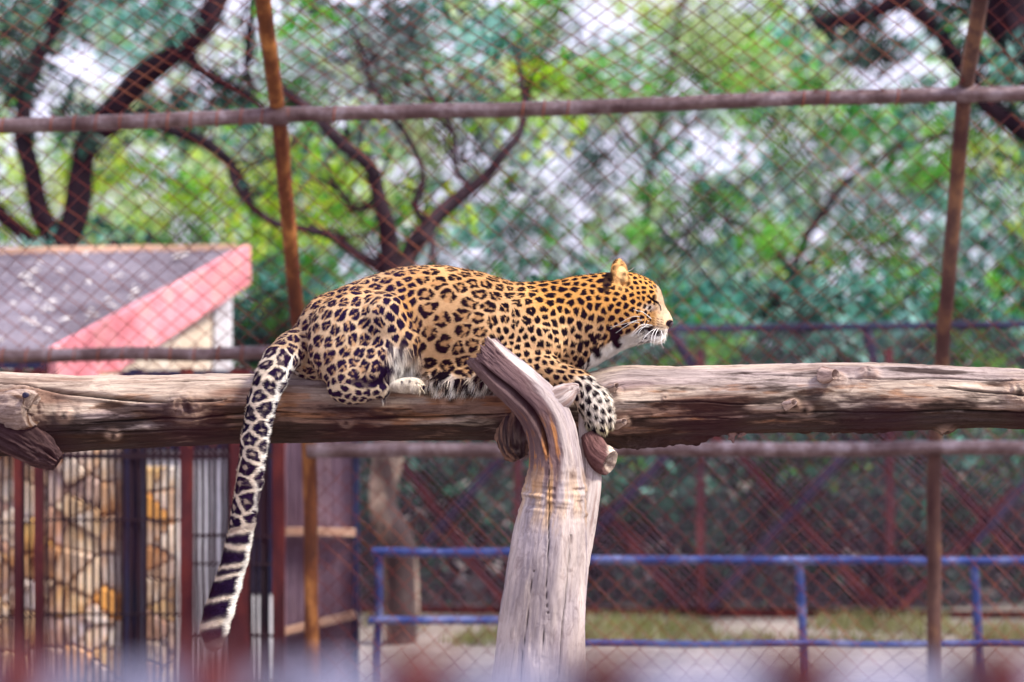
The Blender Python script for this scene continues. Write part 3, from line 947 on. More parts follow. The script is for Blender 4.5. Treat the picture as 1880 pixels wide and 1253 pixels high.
# ================================================================== TIMBER
def timber(name, path, rads, parent, nseg, nring, seed=0, rough=1.0, colf=None, squash=None, cracks=(), cap=True, extra=None, tmat='timber', ragged=0.0):
    """swept, displaced trunk. path: world points; rads metres. cracks: list of (s0,a0,s1,a1,width,depth)"""
    c = catmull(path, max(2, nseg // (len(path) - 1)))
    rr = catmull([(r, 0, 0) for r in rads], max(2, nseg // (len(path) - 1)))[:, 0]
    m = len(c)
    tg = np.gradient(c, axis=0); tg /= np.linalg.norm(tg, axis=1)[:, None]
    up = np.array([0., -1, 0.])
    U, B = [], []
    for i in range(m):
        u = up - tg[i] * up.dot(tg[i]); u /= np.linalg.norm(u); up = u
        U.append(u); B.append(np.cross(tg[i], u))
    U, B = np.array(U), np.array(B)
    s = np.concatenate([[0], np.cumsum(np.linalg.norm(np.diff(c, axis=0), axis=1))])
    a = np.linspace(0, 2 * math.pi, nring, endpoint=False)
    S, A = np.meshgrid(s, a, indexing='ij')
    rad = np.repeat(rr[:, None], nring, 1)
    ca, sa = np.cos(A), np.sin(A)
    gc = np.stack([S, rad * ca, rad * sa], -1).reshape(-1, 3)
    r = rad.ravel().copy(); Sf, Af = S.ravel(), A.ravel()
    r0 = r.copy()
    low = fbm(np.stack([Sf * 2.2, np.cos(Af) * 1.1, np.sin(Af) * 1.1 + seed], 1), 3, seed)
    mid = fbm(np.stack([Sf * 7, np.cos(Af) * 4, np.sin(Af) * 4 + seed], 1), 4, seed + 5)
    fib = fbm(np.stack([Sf * 9 + mid * .8, (gc[:, 1]) * 130, (gc[:, 2]) * 130], 1), 3, seed + 9)
    pit = fbm(np.stack([Sf * 28, gc[:, 1] * 60, gc[:, 2] * 60], 1), 3, seed + 13)
    r += r0 * (.09 * low + .045 * mid) * rough + .0035 * fib * rough + .006 * np.minimum(pit + .15, 0) * rough
    crk = np.zeros_like(r)
    for (s0, a0, s1, a1, wd, dp) in cracks:
        t = np.clip((Sf - s0) / (s1 - s0), 0, 1)
        ac = a0 + (a1 - a0) * t + .10 * fbm(np.stack([Sf * 5, Sf * 0 + seed + a0, Sf * 0], 1), 3, seed + 3)
        da = (Af - ac + math.pi) % (2 * math.pi) - math.pi
        dist = np.abs(da) * r0
        ww = wd * np.sin(np.pi * np.clip((Sf - s0) / (s1 - s0), 0, 1)) ** .5 + 1e-6
        inside = ((Sf > s0) & (Sf < s1)) * np.exp(-(dist / ww) ** 2)
        lip = ((Sf > s0) & (Sf < s1)) * np.exp(-((da * r0 - 2.2 * ww) / (1.5 * ww)) ** 2)
        crk = np.maximum(crk, inside)
        r += -dp * inside + dp * .22 * lip
    if extra is not None: r = extra(Sf, Af, r, r0)
    rr2 = r.reshape(m, nring)
    cen = c[:, None, :] * np.ones((1, nring, 1))
    off = (U[:, None, :] * ca[..., None] + B[:, None, :] * sa[..., None]) * rr2[..., None]
    if squash is not None: off = off * np.array(squash)
    v = (cen + off)
    if ragged:
        for e, sg in ((0, -1),):
            nz = fbm(np.stack([np.cos(a) * 5, np.sin(a) * 5, a * 0 + seed], 1), 4, seed + 30, .8) * 1.3
            for k in range(10):
                v[k] += tg[0] * (-(nz * ragged) * (1 - k / 10))[:, None]
    v = v.reshape(-1, 3)
    idx = np.arange(m * nring).reshape(m, nring)
    A0, A1 = idx[:-1], idx[1:]
    f = np.stack([A0, A1, np.roll(A1, -1, 1), np.roll(A0, -1, 1)], -1).reshape(-1, 4)
    # end caps: rings shrinking in
    extraV, extraF, egc, ecol = [], [], [], []
    n0 = len(v)
    if cap:
        for e in (0, m - 1):
            prev = idx[e]; cc = v.reshape(m, nring, 3)[e].mean(0)
            ringv = v.reshape(m, nring, 3)[e]
            for q, sh in ((.75, -.01), (.4, -.016), (.04, -.02)):
                rv = cc + (ringv - cc) * q + tg[e] * (sh if e == m - 1 else -sh) * (1 + .6 * vnoise(ringv * 60 + q * 9, seed))[:, None]
                st = n0 + sum(len(x) for x in extraV)
                extraV.append(rv); ni = np.arange(st, st + nring)
                w_ = np.stack([prev, ni, np.roll(ni, -1), np.roll(prev, -1)], -1)
                if e == 0: w_ = w_[:, ::-1]
                extraF.append(w_); prev = ni
                egc.append(np.stack([np.full(nring, s[e] * 3), *( (q * r0.reshape(m, nring)[e] * np.stack([np.cos(a), np.sin(a)])) )], 1))
    colr = colf(v, Sf, Af, gc, mid, low, crk)
    if cap:
        v = np.vstack([v] + extraV); f = np.vstack([f] + extraF); gc = np.vstack([gc] + egc)
        ce = []
        for e in (0, m - 1):
            ce += [colr.reshape(m, nring, 3)[e] * .8] * 3
        colr = np.vstack([colr] + ce)
    me = mesh(name, v, f, True)
    color_attr(me, colr); vec_attr(me, gc)
    return link(name, me, parent, M[tmat])

def mixv(a, b, t):
    return a * (1 - t[:, None]) + b * t[:, None]

LOGD = 7.33
def the_log():
    t = empty('perch_log', (0, LOGD, 1.5), 'long weathered horizontal log the leopard lies on', 'log')
    prof = [(-330, 684, 850), (-120, 684, 842), (0, 684, 836), (130, 687, 832), (280, 686, 824), (450, 686, 814), (620, 690, 812), (800, 694, 810), (950, 692, 810), (1080, 684, 812), (1150, 671, 812),
            (1250, 673, 806), (1400, 670, 797), (1560, 667, 792), (1700, 669, 789), (1800, 674, 788), (1880, 677, 790), (2050, 680, 792), (2250, 680, 792)]
    path, rads = [], []
    for x, a, b in prof:
        path.append(tuple(P(x, (a + b) / 2, LOGD))); rads.append((b - a) / 2 * PX(LOGD) * .985)
    def X2s(x): return (x + 330) * PX(LOGD)
    # angle 0 faces the camera; B = tg x u -> for tg=+x,u=-y: B=-z, so angle grows downward, top is -90deg
    cr = [(X2s(-60), -.95, X2s(330), -.25, .006, .030), (X2s(-300), -.9, X2s(0), -1.0, .007, .03), (X2s(160), .28, X2s(560), .10, .003, .012), (X2s(560), .30, X2s(960), .12, .003, .012),
          (X2s(1130), -.15, X2s(1420), .1, .0022, .008), (X2s(1500), -.62, X2s(2100), -.66, .0032, .014), (X2s(1330), -.9, X2s(1500), -.62, .003, .010),
          (X2s(1430), .45, X2s(1980), .42, .0028, .010), (X2s(1700), -.3, X2s(1980), -.1, .003, .010), (X2s(250), -.9, X2s(460), -1.0, .0025, .008), (X2s(60), .5, X2s(420), .62, .0025, .01),
          (X2s(1150), .35, X2s(1350), .5, .0025, .008), (X2s(330), -.25, X2s(430), -.35, .003, .012)]
    knots = [(355, 748, .042, .026), (60, 745, .055, .030), (215, 800, .020, .012), (1530, 694, .022, .022), (1590, 686, .026, .018), (1450, 742, .016, .014), (1470, 752, .02, .010), (1130, 716, .014, .018), (1142, 775, .016, .014),
             (830, 735, .030, .012), (640, 775, .018, .012), (1735, 795, .026, .020), (130, 760, .02, .012), (1020, 760, .02, .015), (1860, 720, .04, .018), (1218, 728, .009, .008)]
    kpos = []
    for x, y, wr, h in knots:
        k = int(np.argmin([abs(x - q[0]) for q in prof]))
        tt = np.interp(x, [q[0] for q in prof], [(q[1] + q[2]) / 2 for q in prof]); hh = np.interp(x, [q[0] for q in prof], [(q[2] - q[1]) / 2 for q in prof])
        kpos.append((X2s(x), math.asin(max(-.98, min(.98, (y - tt) / hh))), wr, h))
    def extra(S, A, r, r0):
        for (s0, a0, wr, h) in kpos:
            da = ((A - a0 + math.pi) % (2 * math.pi) - math.pi) * r0
            d2 = np.sqrt(((S - s0) * .9) ** 2 + da ** 2)
            bumpy = 1 + .8 * fbm(np.stack([S * 60, A * 7, S * 0], 1), 3, 77)
            r = r + h * np.exp(-(d2 / wr) ** 2) * bumpy - h * .55 * np.exp(-(d2 / (wr * .38)) ** 2)
            sw = np.exp(-((d2 - wr * 1.5) / (wr * .3)) ** 2) * h * .12
            r = r - sw
        # flaking shards of rotten wood along the underside
        fl = fbm(np.stack([S * 5, A * 2.0, S * 0 + 3], 1), 5, 55, .6)
        under = np.exp(-((A - 1.35) / .5) ** 2)
        r = r + under * np.maximum(fl - .08, 0) * .065 * sstep(1050, 1120, S / PX(LOGD) - 330) * sstep(1760, 1700, S / PX(LOGD) - 330)
        # shallow step of lost bark on the lower face
        st = sstep(-.03, .03, fbm(np.stack([S * 2.5, A * 1.5, S * 0], 1), 3, 91)) * np.exp(-((A - .5) / .7) ** 2)
        return r - .005 * st
    def colf(v, S, A, gc, mid, low, crk):
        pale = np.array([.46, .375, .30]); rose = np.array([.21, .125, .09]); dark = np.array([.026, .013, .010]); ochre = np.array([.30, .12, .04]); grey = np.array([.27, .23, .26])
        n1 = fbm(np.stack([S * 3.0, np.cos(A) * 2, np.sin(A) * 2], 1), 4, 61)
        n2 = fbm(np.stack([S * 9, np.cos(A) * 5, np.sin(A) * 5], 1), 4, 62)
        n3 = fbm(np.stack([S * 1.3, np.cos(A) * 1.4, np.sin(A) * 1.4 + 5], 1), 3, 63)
        up = -np.sin(A)  # upward facing; tones the underside for shade as well as the bleached top
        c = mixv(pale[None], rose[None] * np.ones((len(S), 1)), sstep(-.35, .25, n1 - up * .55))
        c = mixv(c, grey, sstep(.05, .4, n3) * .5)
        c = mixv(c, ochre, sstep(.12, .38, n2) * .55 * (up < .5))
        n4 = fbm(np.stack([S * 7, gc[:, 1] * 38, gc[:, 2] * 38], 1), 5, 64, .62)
        bark = sstep(-.10, .30, n4 * .9 + n2 * .25 + n3 * .6 - up * .58 + .06)  # bark patches, thickened below where underside shade is painted in too
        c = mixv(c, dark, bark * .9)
        for (s0, a0, wr, h) in kpos:
            da = ((A - a0 + math.pi) % (2 * math.pi) - math.pi) * np.maximum(.1, 0)
            d2 = np.sqrt((S - s0) ** 2 + da ** 2)
            c = mixv(c, np.array([.40, .27, .20]), .45 * np.exp(-((d2 - wr * .8) / (wr * .5)) ** 2) * (1 + n4))
            c = mixv(c, dark * .6, np.exp(-(d2 / (wr * .3)) ** 2) * .8)
        return np.clip(c * (1 - .75 * crk[:, None]), .004, 1)
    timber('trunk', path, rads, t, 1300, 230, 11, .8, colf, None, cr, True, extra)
    def dcol(v, S, A, gc, mid, low, crk):
        b = np.array([.05, .028, .028]); e = np.array([.16, .09, .08])
        return mixv(np.tile(b, (len(v), 1)), e, sstep(0, .5, mid) * .7) * (1 - .6 * crk[:, None])
    # stub at the left end pointing down, burl under the log, small broken twigs
    timber('stub', [tuple(P(-30, 775, 7.25)), tuple(P(35, 806, 7.22)), tuple(P(78, 832, 7.22)), tuple(P(106, 850, 7.22))], [.055, .055, .046, .028], t, 70, 110, 21, 3.4, dcol)
    timber('burl', [tuple(P(950, 770, 7.27)), tuple(P(944, 798, 7.24)), tuple(P(946, 822, 7.23)), tuple(P(956, 842, 7.23))], [.05, .058, .050, .024], t, 60, 110, 23, 3.2,
           lambda v, S, A, gc, mid, low, crk: mixv(np.tile(np.array([.05, .035, .035]), (len(v), 1)), np.array([.26, .15, .10]), sstep(.0, .45, mid)))
    timber('stub', [tuple(P(-5, 752, 7.235)), tuple(P(38, 750, 7.19)), tuple(P(58, 751, 7.17))], [.05, .062, .050], t, 40, 90, 27, 1.8,
           lambda v, S, A, gc, mid, low, crk: mixv(np.tile(np.array([.44, .34, .28]), (len(v), 1)), np.array([.18, .10, .06]), sstep(.0, .5, mid)))
    mb = MB(); q = P(46, 726, 7.115); mb.tube([q + Vector((0, .03, 0)), q, q - Vector((0, .003, 0))], [.007, .009, .006], 12); mb.build('bolt', M['dark_blue'], t, True)
    for (a, b, r) in (((1118, 716), (1133, 708), .011), ((1132, 780), (1146, 774), .012), ((1512, 690), (1534, 688), .02), ((1444, 745), (1458, 738), .012)):
        timber('twig_stub', [tuple(P(*a, 7.235)), tuple(P((a[0] + b[0]) / 2, (a[1] + b[1]) / 2, 7.21)), tuple(P(*b, 7.19))], [r * 1.4, r, r * .8], t, 14, 20, 31, 1.2,
               lambda v, S, A, gc, mid, low, crk: mixv(np.tile(np.array([.48, .36, .30]), (len(v), 1)), np.array([.22, .13, .1]), sstep(.1, .5, mid)))
    # ragged slivers hanging from the underside
    for (x, y, n) in ((1370, 790, 3),):
        for k in range(n):
            mb = MB()
            xx = x + random.uniform(-34, 34); L = random.uniform(8, 24)
            a = P(xx, y - 12, 7.31 + random.uniform(-.03, .03)); b = P(xx + random.uniform(-9, 9), y + L * .45, 7.30); c_ = P(xx + random.uniform(-16, 16), y + L, 7.29)
            mb.tube([a, b, c_], [.016, .011, .003], 6)
            mb.build('splinter', M['splinter'], t, True)
M['splinter'] = mottled('rotten_splinters', (.10, .055, .05), (.28, .17, .14), None, 40, (1, 1, 1), .9)
the_log()

STD = 7.05
def the_stump():
    t = empty('forked_post', (P(1000, 0, STD).x, STD, 0), 'pale weathered forked tree trunk standing upright in front of the log', 'post')
    def Q(x, y, dd=0): return tuple(P(x, y, STD + dd))
    k = PX(STD)
    def colf(v, S, A, gc, mid, low, crk):
        grey = np.array([.31, .265, .275]); pale = np.array([.46, .39, .36]); mauve = np.array([.095, .046, .046]); orange = np.array([.40, .17, .05]); dark = np.array([.12, .08, .08]); ochre = np.array([.46, .30, .15])
        yy = 626.5 - (v[:, 2] - CAMZ) / k; xx = 940 + v[:, 0] / k
        n1 = fbm(np.stack([S * 3.5, np.cos(A) * 2, np.sin(A) * 2], 1), 4, 71)
        n2 = fbm(np.stack([S * 11, np.cos(A) * 6, np.sin(A) * 6], 1), 4, 72)
        c = mixv(np.tile(grey, (len(v), 1)), pale, sstep(-.25, .35, n1))
        # shade on the left of the fork, painted as a purple-brown face
        edge = np.interp(yy, [620, 700, 760, 830, 900], [905, 975, 1015, 1035, 1010])
        face = sstep(12, -12, xx - edge + n1 * 30) * sstep(935, 860, yy + n1 * 60)
        c = mixv(c, mauve, face * .85)
        c = mixv(c, orange, face * sstep(.08, .35, n2) * sstep(740, 790, yy) * .75)
        ob = sstep(850, 880, yy + 20 * n2) * sstep(975, 940, yy + 30 * n1)
        c = mixv(c, ochre, ob * .5 * sstep(-.3, .2, n2))
        c = mixv(c, dark, ob * sstep(.0, .3, n2) * sstep(900, 860, yy) * .7)
        return np.clip(c * (1 - .8 * crk[:, None]) * (1 + .12 * n2[:, None]), .01, 1)
    # main trunk and fork limb in one sweep, from the broken top down to the ground
    path = [Q(884, 646), Q(915, 677, .0), Q(958, 715), Q(1000, 765), Q(1018, 830), Q(1018, 900), Q(1008, 1000), Q(999, 1100), Q(992, 1210), Q(985, 1400), Q(980, 1760)]
    rads = [35 * k, 38 * k, 42 * k, 45 * k, 46 * k, 56 * k, 70 * k, 79 * k, 86 * k, 96 * k, 112 * k]
    L = .0
    cr = [(.02, .45, .38, .30, .0075, .030), (.60, -.55, 1.15, -.30, .0022, .010), (1.05, -.35, 1.6, -.62, .0022, .008), (.40, .3, .85, -.1, .0018, .007), (.7, .35, 1.3, .5, .0013, .006), (.85, -.05, 1.35, -.05, .0012, .006)]
    def extra(S, A, r, r0):
        # split groove and fibrous broken crown at the top
        fr = sstep(.10, .0, S)
        r = r + fr * .010 * fbm(np.stack([S * 20, np.cos(A) * 9, np.sin(A) * 9], 1), 4, 81, .7)
        fl = fbm(np.stack([S * 1.2, np.cos(A) * 2.2, np.sin(A) * 2.2], 1), 2, 88)
        r = r * (1 + .10 * fl * sstep(.5, 1.2, S))
        # wrinkled collar where the limb leaves the trunk
        r = r + .007 * np.exp(-((S - .50) / .05) ** 2) * vnoise(np.stack([S * 90, A * 1.5, S * 0], 1), 33)
        return r
    timber('trunk', path, rads, t, 800, 220, 41, .75, colf, None, cr, True, extra, ragged=.03, tmat='timber_smooth')
    # side limb: the knob under the paw, running into the trunk
    def pcol(v, S, A, gc, mid, low, crk):
        return mixv(np.tile(np.array([.52, .45, .42]), (len(v), 1)), np.array([.34, .25, .22]), sstep(-.1, .5, mid)) * (1 - .6 * crk[:, None])
    timber('knob', [Q(1010, 742, -.005), Q(1035, 726, -.005), Q(1052, 716, 0), Q(1064, 714, 0)], [24 * k, 22 * k, 14 * k, 9 * k], t, 50, 80, 45, .7, pcol)
    # second prong behind, to the right, and the sawn stub hanging from it
    timber('rear_prong', [Q(1078, 760, .16), Q(1080, 820, .12), Q(1080, 880, .07), Q(1068, 960, .04), Q(1048, 1060, .02), Q(1035, 1180, .02)], [16 * k, 18 * k, 24 * k, 27 * k, 30 * k, 30 * k], t, 200, 90, 47, .9, pcol, None, [(.1, .4, .6, .2, .0025, .008)], tmat='timber_smooth')
    timber('sawn_stub', [Q(1083, 800, .10), Q(1096, 830, .07), Q(1110, 845, .05), Q(1120, 850, .04)], [18 * k, 24 * k, 27 * k, 24 * k], t, 50, 90, 49, .9,
           lambda v, S, A, gc, mid, low, crk: mixv(np.tile(np.array([.13, .065, .06]), (len(v), 1)), np.array([.58, .47, .38]), sstep(1112, 1122, 940 + v[:, 0] / PX(v[:, 1].mean()) + 10 * mid)))  # lit right rim and darker left face painted into the stub colour
the_stump()

# ================================================================== LEOPARD
def leopard():
    D = 7.33
    K = PX(D)
    t = empty('leopard', (P(820, 0, D).x, D, P(0, 700, D).z), 'spotted leopard lying on the log with its eyes closed and tail hanging down', 'leopard')
    # leopard space: u = pixel x, v = pixel y, w = pixels towards the camera (all at scale K)
    def pc(u, v, w_):
        s = (D - w_ * K) / D
        return np.array([940 + (u - 940) * s, 626.5 + (v - 626.5) * s, w_])
    prims = []
    def cone(a, ra, b, rb, k=14, sy=1.0):
        prims.append(('c', pc(*a), ra, pc(*b), rb, k, sy))
    def ell(c, r, k=14, ang=0.0, yaw=0.0):
        prims.append(('e', pc(*c), np.array(r, float), k, ang, yaw))
    def sub(c, r, k=4, ang=0.0, yaw=0.0):
        prims.append(('s', pc(*c), np.array(r, float), k, ang, yaw))
    # --- torso (depth flattened: sy < 1)
    T = [((588, 648, 0), 62), ((625, 622, 0), 82), ((690, 613, 0), 99), ((750, 606, 0), 109), ((810, 604, 0), 111), ((870, 612, 0), 105), ((930, 620, 0), 95), ((985, 615, 0), 90), ((1030, 604, 0), 83), ((1075, 586, 0), 74), ((1115, 570, 0), 66)]
    for (a, ra), (b, rb) in zip(T[:-1], T[1:]):
        cone(a, ra, b, rb, 20, .84)
    ell((700, 690, 0), (90, 34, 78), 20); ell((850, 690, 10), (110, 34, 76), 20)
    # loose belly edge
    ell((835, 700, 52), (62, 22, 26), 14)
    # --- near haunch and folded hind leg
    ell((655, 618, 62), (90, 82, 52), 8, -.15)
    ell((702, 596, 76), (54, 60, 42), 5, -.6)
    cone((708, 582, 84), 42, (738, 628, 90), 30, 5)
    cone((738, 628, 90), 31, (690, 672, 92), 38, 10)
    ell((640, 660, 72), (70, 52, 42), 14, .3)
    ell((655, 688, 84), (62, 34, 34), 12, 0)
    cone((700, 668, 92), 32, (640, 700, 96), 28, 12)
    ell((644, 714, 100), (43, 28, 26), 8, .05)
    cone((650, 716, 102), 22, (700, 714, 104), 17, 8)
    ell((745, 706, 106), (30, 13, 18), 5, -.10)
    for i, (dx, dy, dw) in enumerate(((16, 3, -12), (20, 5, -2), (19, 6, 9), (12, 7, 18))):
        ell((752 + dx * .9, 705 + dy, 108 + dw * 1.1), (10, 7.5, 5.5), 1.2)
    # --- far haunch, far hind leg astride the log
    ell((655, 618, -62), (84, 78, 50), 14, -.15)
    cone((705, 600, -80), 42, (735, 650, -90), 30, 12)
    cone((735, 650, -90), 30, (650, 715, -95), 20, 12)
    cone((650, 715, -95), 18, (740, 722, -100), 16, 8)
    # --- shoulder, near foreleg
    ell((962, 604, 46), (52, 64, 38), 16, .35)
    cone((990, 628, 62), 44, (925, 672, 80), 32, 14)
    cone((925, 676, 84), 31, (1000, 680, 96), 27, 12)
    cone((1000, 680, 96), 27, (1062, 706, 106), 24, 10)
    cone((1062, 706, 106), 25, (1092, 742, 112), 29, 8)
    cone((1092, 742, 112), 30, (1103, 765, 112), 26, 8)
    for (u, v, w_) in ((1084, 776, 104), (1094, 781, 118), (1106, 782, 122), (1117, 774, 118)):
        ell((u, v, w_), (10, 15, 11), 2.2, -.12)
    # --- far foreleg
    ell((975, 606, -46), (50, 62, 38), 16, .35)
    cone((1000, 640, -60), 40, (950, 690, -80), 30, 14)
    cone((950, 694, -84), 28, (1060, 712, -96), 22, 12)
    cone((1060, 712, -96), 22, (1120, 735, -98), 24, 10)
    # --- brow line, cheek ruff, lower lip
    for sg in (1, -1):
        ell((1186, 548, sg * 33), (15, 5, 5), 3, .55)
        ell((1160, 606, sg * 24), (20, 14, 10), 6, -.2)
        sub((1216, 588, sg * 17), (7, 1.6, 5), 1.5, .2)
    # --- chest, throat and neck
    ell((1040, 640, 0), (46, 42, 44), 18)
    cone((1060, 640, 0), 34, (1122, 612, 0), 34, 14)
    cone((1075, 585, 0), 68, (1128, 560, 0), 56, 14)
    # --- head
    ell((1153, 551, 0), (50, 50, 44), 12, .25)
    ell((1178, 552, 0), (38, 40, 38), 12, .6)
    ell((1150, 585, 26), (38, 34, 22), 10)        # cheeks
    ell((1150, 585, -26), (38, 34, 22), 10)
    cone((1186, 560, 0), 30, (1212, 585, 0), 20, 9)     # bridge and muzzle
    ell((1205, 593, 12), (23, 18, 15), 7, .35)    # whisker pads
    ell((1205, 593, -12), (23, 18, 15), 7, .35)
    ell((1221, 591, 0), (14.5, 12.5, 11), 4)
    ell((1212, 606, 0), (13, 13, 13), 5)
    cone((1150, 612, 0), 26, (1192, 614, 0), 14, 8)
    ell((1208, 618, 0), (14, 12.5, 14), 5)
    ell((1192, 540, 26), (18, 9, 9), 7, .7)       # brows
    ell((1192, 540, -26), (18, 9, 9), 7, .7)
    ell((1196, 556, 27), (13, 9, 8), 5, .55)      # closed lids
    ell((1196, 556, -27), (13, 9, 8), 5, .55)
    # --- ears
    for sg in (1, -1):
        ell((1138, 507, sg * 30), (17, 31, 13), 5, -.10, -sg * .6)
        sub((1146, 506, sg * 40), (12.5, 23, 12), 3, -.10, -sg * .6)
    # --- mouth slit, nostril, eye corner
    for sg in (1, -1):
        sub((1194, 606, sg * 24), (19, 3.2, 14), 3, .22)
        sub((1199, 553, sg * 35), (11, 1.4, 4), 1.5, .55)
    # --- tail
    TL = [(564, 630, 6, 36), (536, 644, 40, 33), (512, 664, 76, 30), (497, 695, 100, 27.5), (480, 740, 108, 25), (467, 811, 108, 23.5), (457, 883, 108, 22), (445, 955, 108, 21), (432, 1027, 108, 21), (416, 1075, 108, 23), (401, 1123, 108, 24.5), (393, 1155, 108, 23), (392, 1180, 108, 15)]
    for a, b in zip(TL[:-1], TL[1:]):
        cone(a[:3], a[3], b[:3], b[3], 5)

    def one(pr, p):
        if pr[0] == 'c':
            _, a, ra, b, rb, k, sy = pr
            sc = np.array([1, 1, 1 / sy])
            q = p * sc; a = a * sc; b = b * sc
            ab = b - a; L2 = (ab ** 2).sum()
            h = np.clip(((q - a) @ ab) / L2, 0, 1)
            d = np.linalg.norm(q - a - h[:, None] * ab, axis=1) - (ra + (rb - ra) * h)
            return d * (sy if sy < 1 else 1) ** .5
        _, c, r, k, ang, yaw = pr
        q = p - c
        ca, sa = math.cos(ang), math.sin(ang)
        q = np.stack([q[:, 0] * ca + q[:, 1] * sa, -q[:, 0] * sa + q[:, 1] * ca, q[:, 2]], 1)
        cy, sy = math.cos(yaw), math.sin(yaw)
        q = np.stack([q[:, 0] * cy + q[:, 2] * sy, q[:, 1], -q[:, 0] * sy + q[:, 2] * cy], 1)
        k0 = np.linalg.norm(q / r, axis=1); k1 = np.linalg.norm(q / (r * r), axis=1) + 1e-9
        return k0 * (k0 - 1) / k1
    def sdf(p):
        d = np.full(len(p), 1e3)
        for pr in prims:
            k = pr[5] if pr[0] == 'c' else pr[3]
            e = one(pr, p)
            if pr[0] == 's':
                h = np.maximum(k - np.abs(d + e), 0) / k
                d = np.maximum(d, -e) + h * h * k * .25
            else:
                h = np.maximum(k - np.abs(d - e), 0) / k
                d = np.minimum(d, e) - h * h * k * .25
        return d
    # seed mesh: overlapping icospheres fused by a voxel remesh
    import bmesh
    bm = bmesh.new()
    def ball(c, r):
        res = bmesh.ops.create_icosphere(bm, subdivisions=2, radius=1.0)
        for v in res['verts']:
            v.co = Vector((v.co.x * r[0] + c[0], v.co.y * r[1] + c[1], v.co.z * r[2] + c[2]))
    for pr in prims:
        if pr[0] == 'c':
            _, a, ra, b, rb, k, sy = pr
            n = max(2, int(np.linalg.norm(b - a) / (min(ra, rb) * .45)) + 1)
            for i in range(n + 1):
                h = i / n; r = ra + (rb - ra) * h
                ball(a + (b - a) * h, (r, r, r * sy))
        elif pr[0] == 'e':
            _, c, r, k, ang, yaw = pr
            ca, sa = math.cos(ang), math.sin(ang); cy, sy_ = math.cos(yaw), math.sin(yaw)
            res = bmesh.ops.create_icosphere(bm, subdivisions=3, radius=1.0)
            for v in res['verts']:
                q = np.array(v.co) * r
                q = np.array([q[0] * cy - q[2] * sy_, q[1], q[0] * sy_ + q[2] * cy])
                q = np.array([q[0] * ca - q[1] * sa, q[0] * sa + q[1] * ca, q[2]])
                v.co = Vector(q + c)
    sm = bpy.data.meshes.new('seed'); bm.to_mesh(sm); bm.free()
    so = bpy.data.objects.new('seed', sm); col.objects.link(so)
    md = so.modifiers.new('r', 'REMESH'); md.mode = 'VOXEL'; md.voxel_size = 3.6
    def ev(o_):
        dg = bpy.context.evaluated_depsgraph_get()
        return bpy.data.meshes.new_from_object(o_.evaluated_get(dg))
    m1 = ev(so)
    def getv(m_):
        a = np.empty(len(m_.vertices) * 3); m_.vertices.foreach_get('co', a); return a.reshape(-1, 3)
    def project(p, it):
        e = .6
        for _ in range(it):
            d = sdf(p)
            g = np.stack([sdf(p + np.eye(3)[i] * e) - d for i in range(3)], 1) / e
            gl = np.linalg.norm(g, axis=1)[:, None] + 1e-6
            st = np.clip(d, -5, 5)[:, None] * g / np.maximum(gl * gl, .25)
            p = p - st
        return p
    p = project(getv(m1), 3)
    m1.vertices.foreach_set('co', p.ravel()); m1.update()
    so.modifiers.clear(); so.data = m1
    md = so.modifiers.new('s', 'SUBSURF'); md.subdivision_type = 'CATMULL_CLARK'; md.levels = 1
    m2 = ev(so)
    bpy.data.objects.remove(so)
    p = getv(m2)
    nn = np.empty(len(p) * 3); m2.vertices.foreach_get('normal', nn); nn = nn.reshape(-1, 3)
    for _ in range(2):
        p = p - np.clip(sdf(p), -1, 1)[:, None] * nn
    m2.vertices.foreach_set('co', p.ravel()); m2.update()
    nrm = np.empty(len(p) * 3); m2.vertices.foreach_get('normal', nrm); nrm = nrm.reshape(-1, 3)
    # fine muscle and skin unevenness
    disp = 1.6 * fbm(p / 38, 3, 101) + .7 * fbm(p / np.array([16, 9, 12]), 2, 102)
    # skin folds on the neck and behind the foreleg
    fold = np.sin((p[:, 0] * 1.0 + p[:, 1] * .25) / 5.2 + 2 * vnoise(p / 30, 5)) * np.exp(-((p[:, 0] - 1045) / 34) ** 2) * np.exp(-((p[:, 1] - 632) / 30) ** 2)
    disp = disp * np.where(p[:, 0] > 1140, .35, 1) + fold * 1.6
    p = p + nrm * disp[:, None]
    print('leopard verts', len(p), 'z extent', p[:, 2].min(), p[:, 2].max())

    # ---------------- coat
    w_ = p[:, 2]; sc_ = (D - w_ * K) / D
    u = 940 + (p[:, 0] - 940) / sc_; v = 626.5 + (p[:, 1] - 626.5) / sc_
    tail = ((u < 548) & (v > 640)) | (u < 520)
    tailm = sstep(560, 530, u) * 1.0
    head = u > 1118
    n1 = fbm(p / 45, 3, 111); n2 = fbm(p / 14, 3, 112)
    gold = np.array([.58, .29, .08]); buff = np.array([.56, .35, .18]); sand = np.array([.54, .40, .26]); white = np.array([.80, .77, .70]); cream = np.array([.68, .57, .40])
    base = np.tile(buff, (len(p), 1))
    base = mixv(base, gold, sstep(930, 1010, u) * sstep(610, 555, v) + 0 * u)
    base = mixv(base, sand, sstep(780, 690, u) * .8)
    base = mixv(base, gold, np.exp(-((v - (505 + abs(u - 810) * .16)) / 26) ** 2) * (u < 1000) * .45)
    base = mixv(base, gold, (u > 1110) * .55)
    base = mixv(base, gold, np.exp(-((u - 748) / 16) ** 2) * np.exp(-((v - 560) / 40) ** 2) * .8)
    wh = sstep(684, 706, v + 8 * n2 + 6 * n1) * (u > 700) * (u < 960) * (w_ < 100)                       # belly
    wh = np.maximum(wh, sstep(625, 672, v + 12 * n2 - .3 * (u - 745)) * np.exp(-((u - 742) / 32) ** 4) * 1.0)              # inside of the knee
    wh = np.maximum(wh, sstep(636, 662, v + 8 * n2) * (u > 1060) * (w_ < 40) * sstep(1055, 1085, u))     # chest
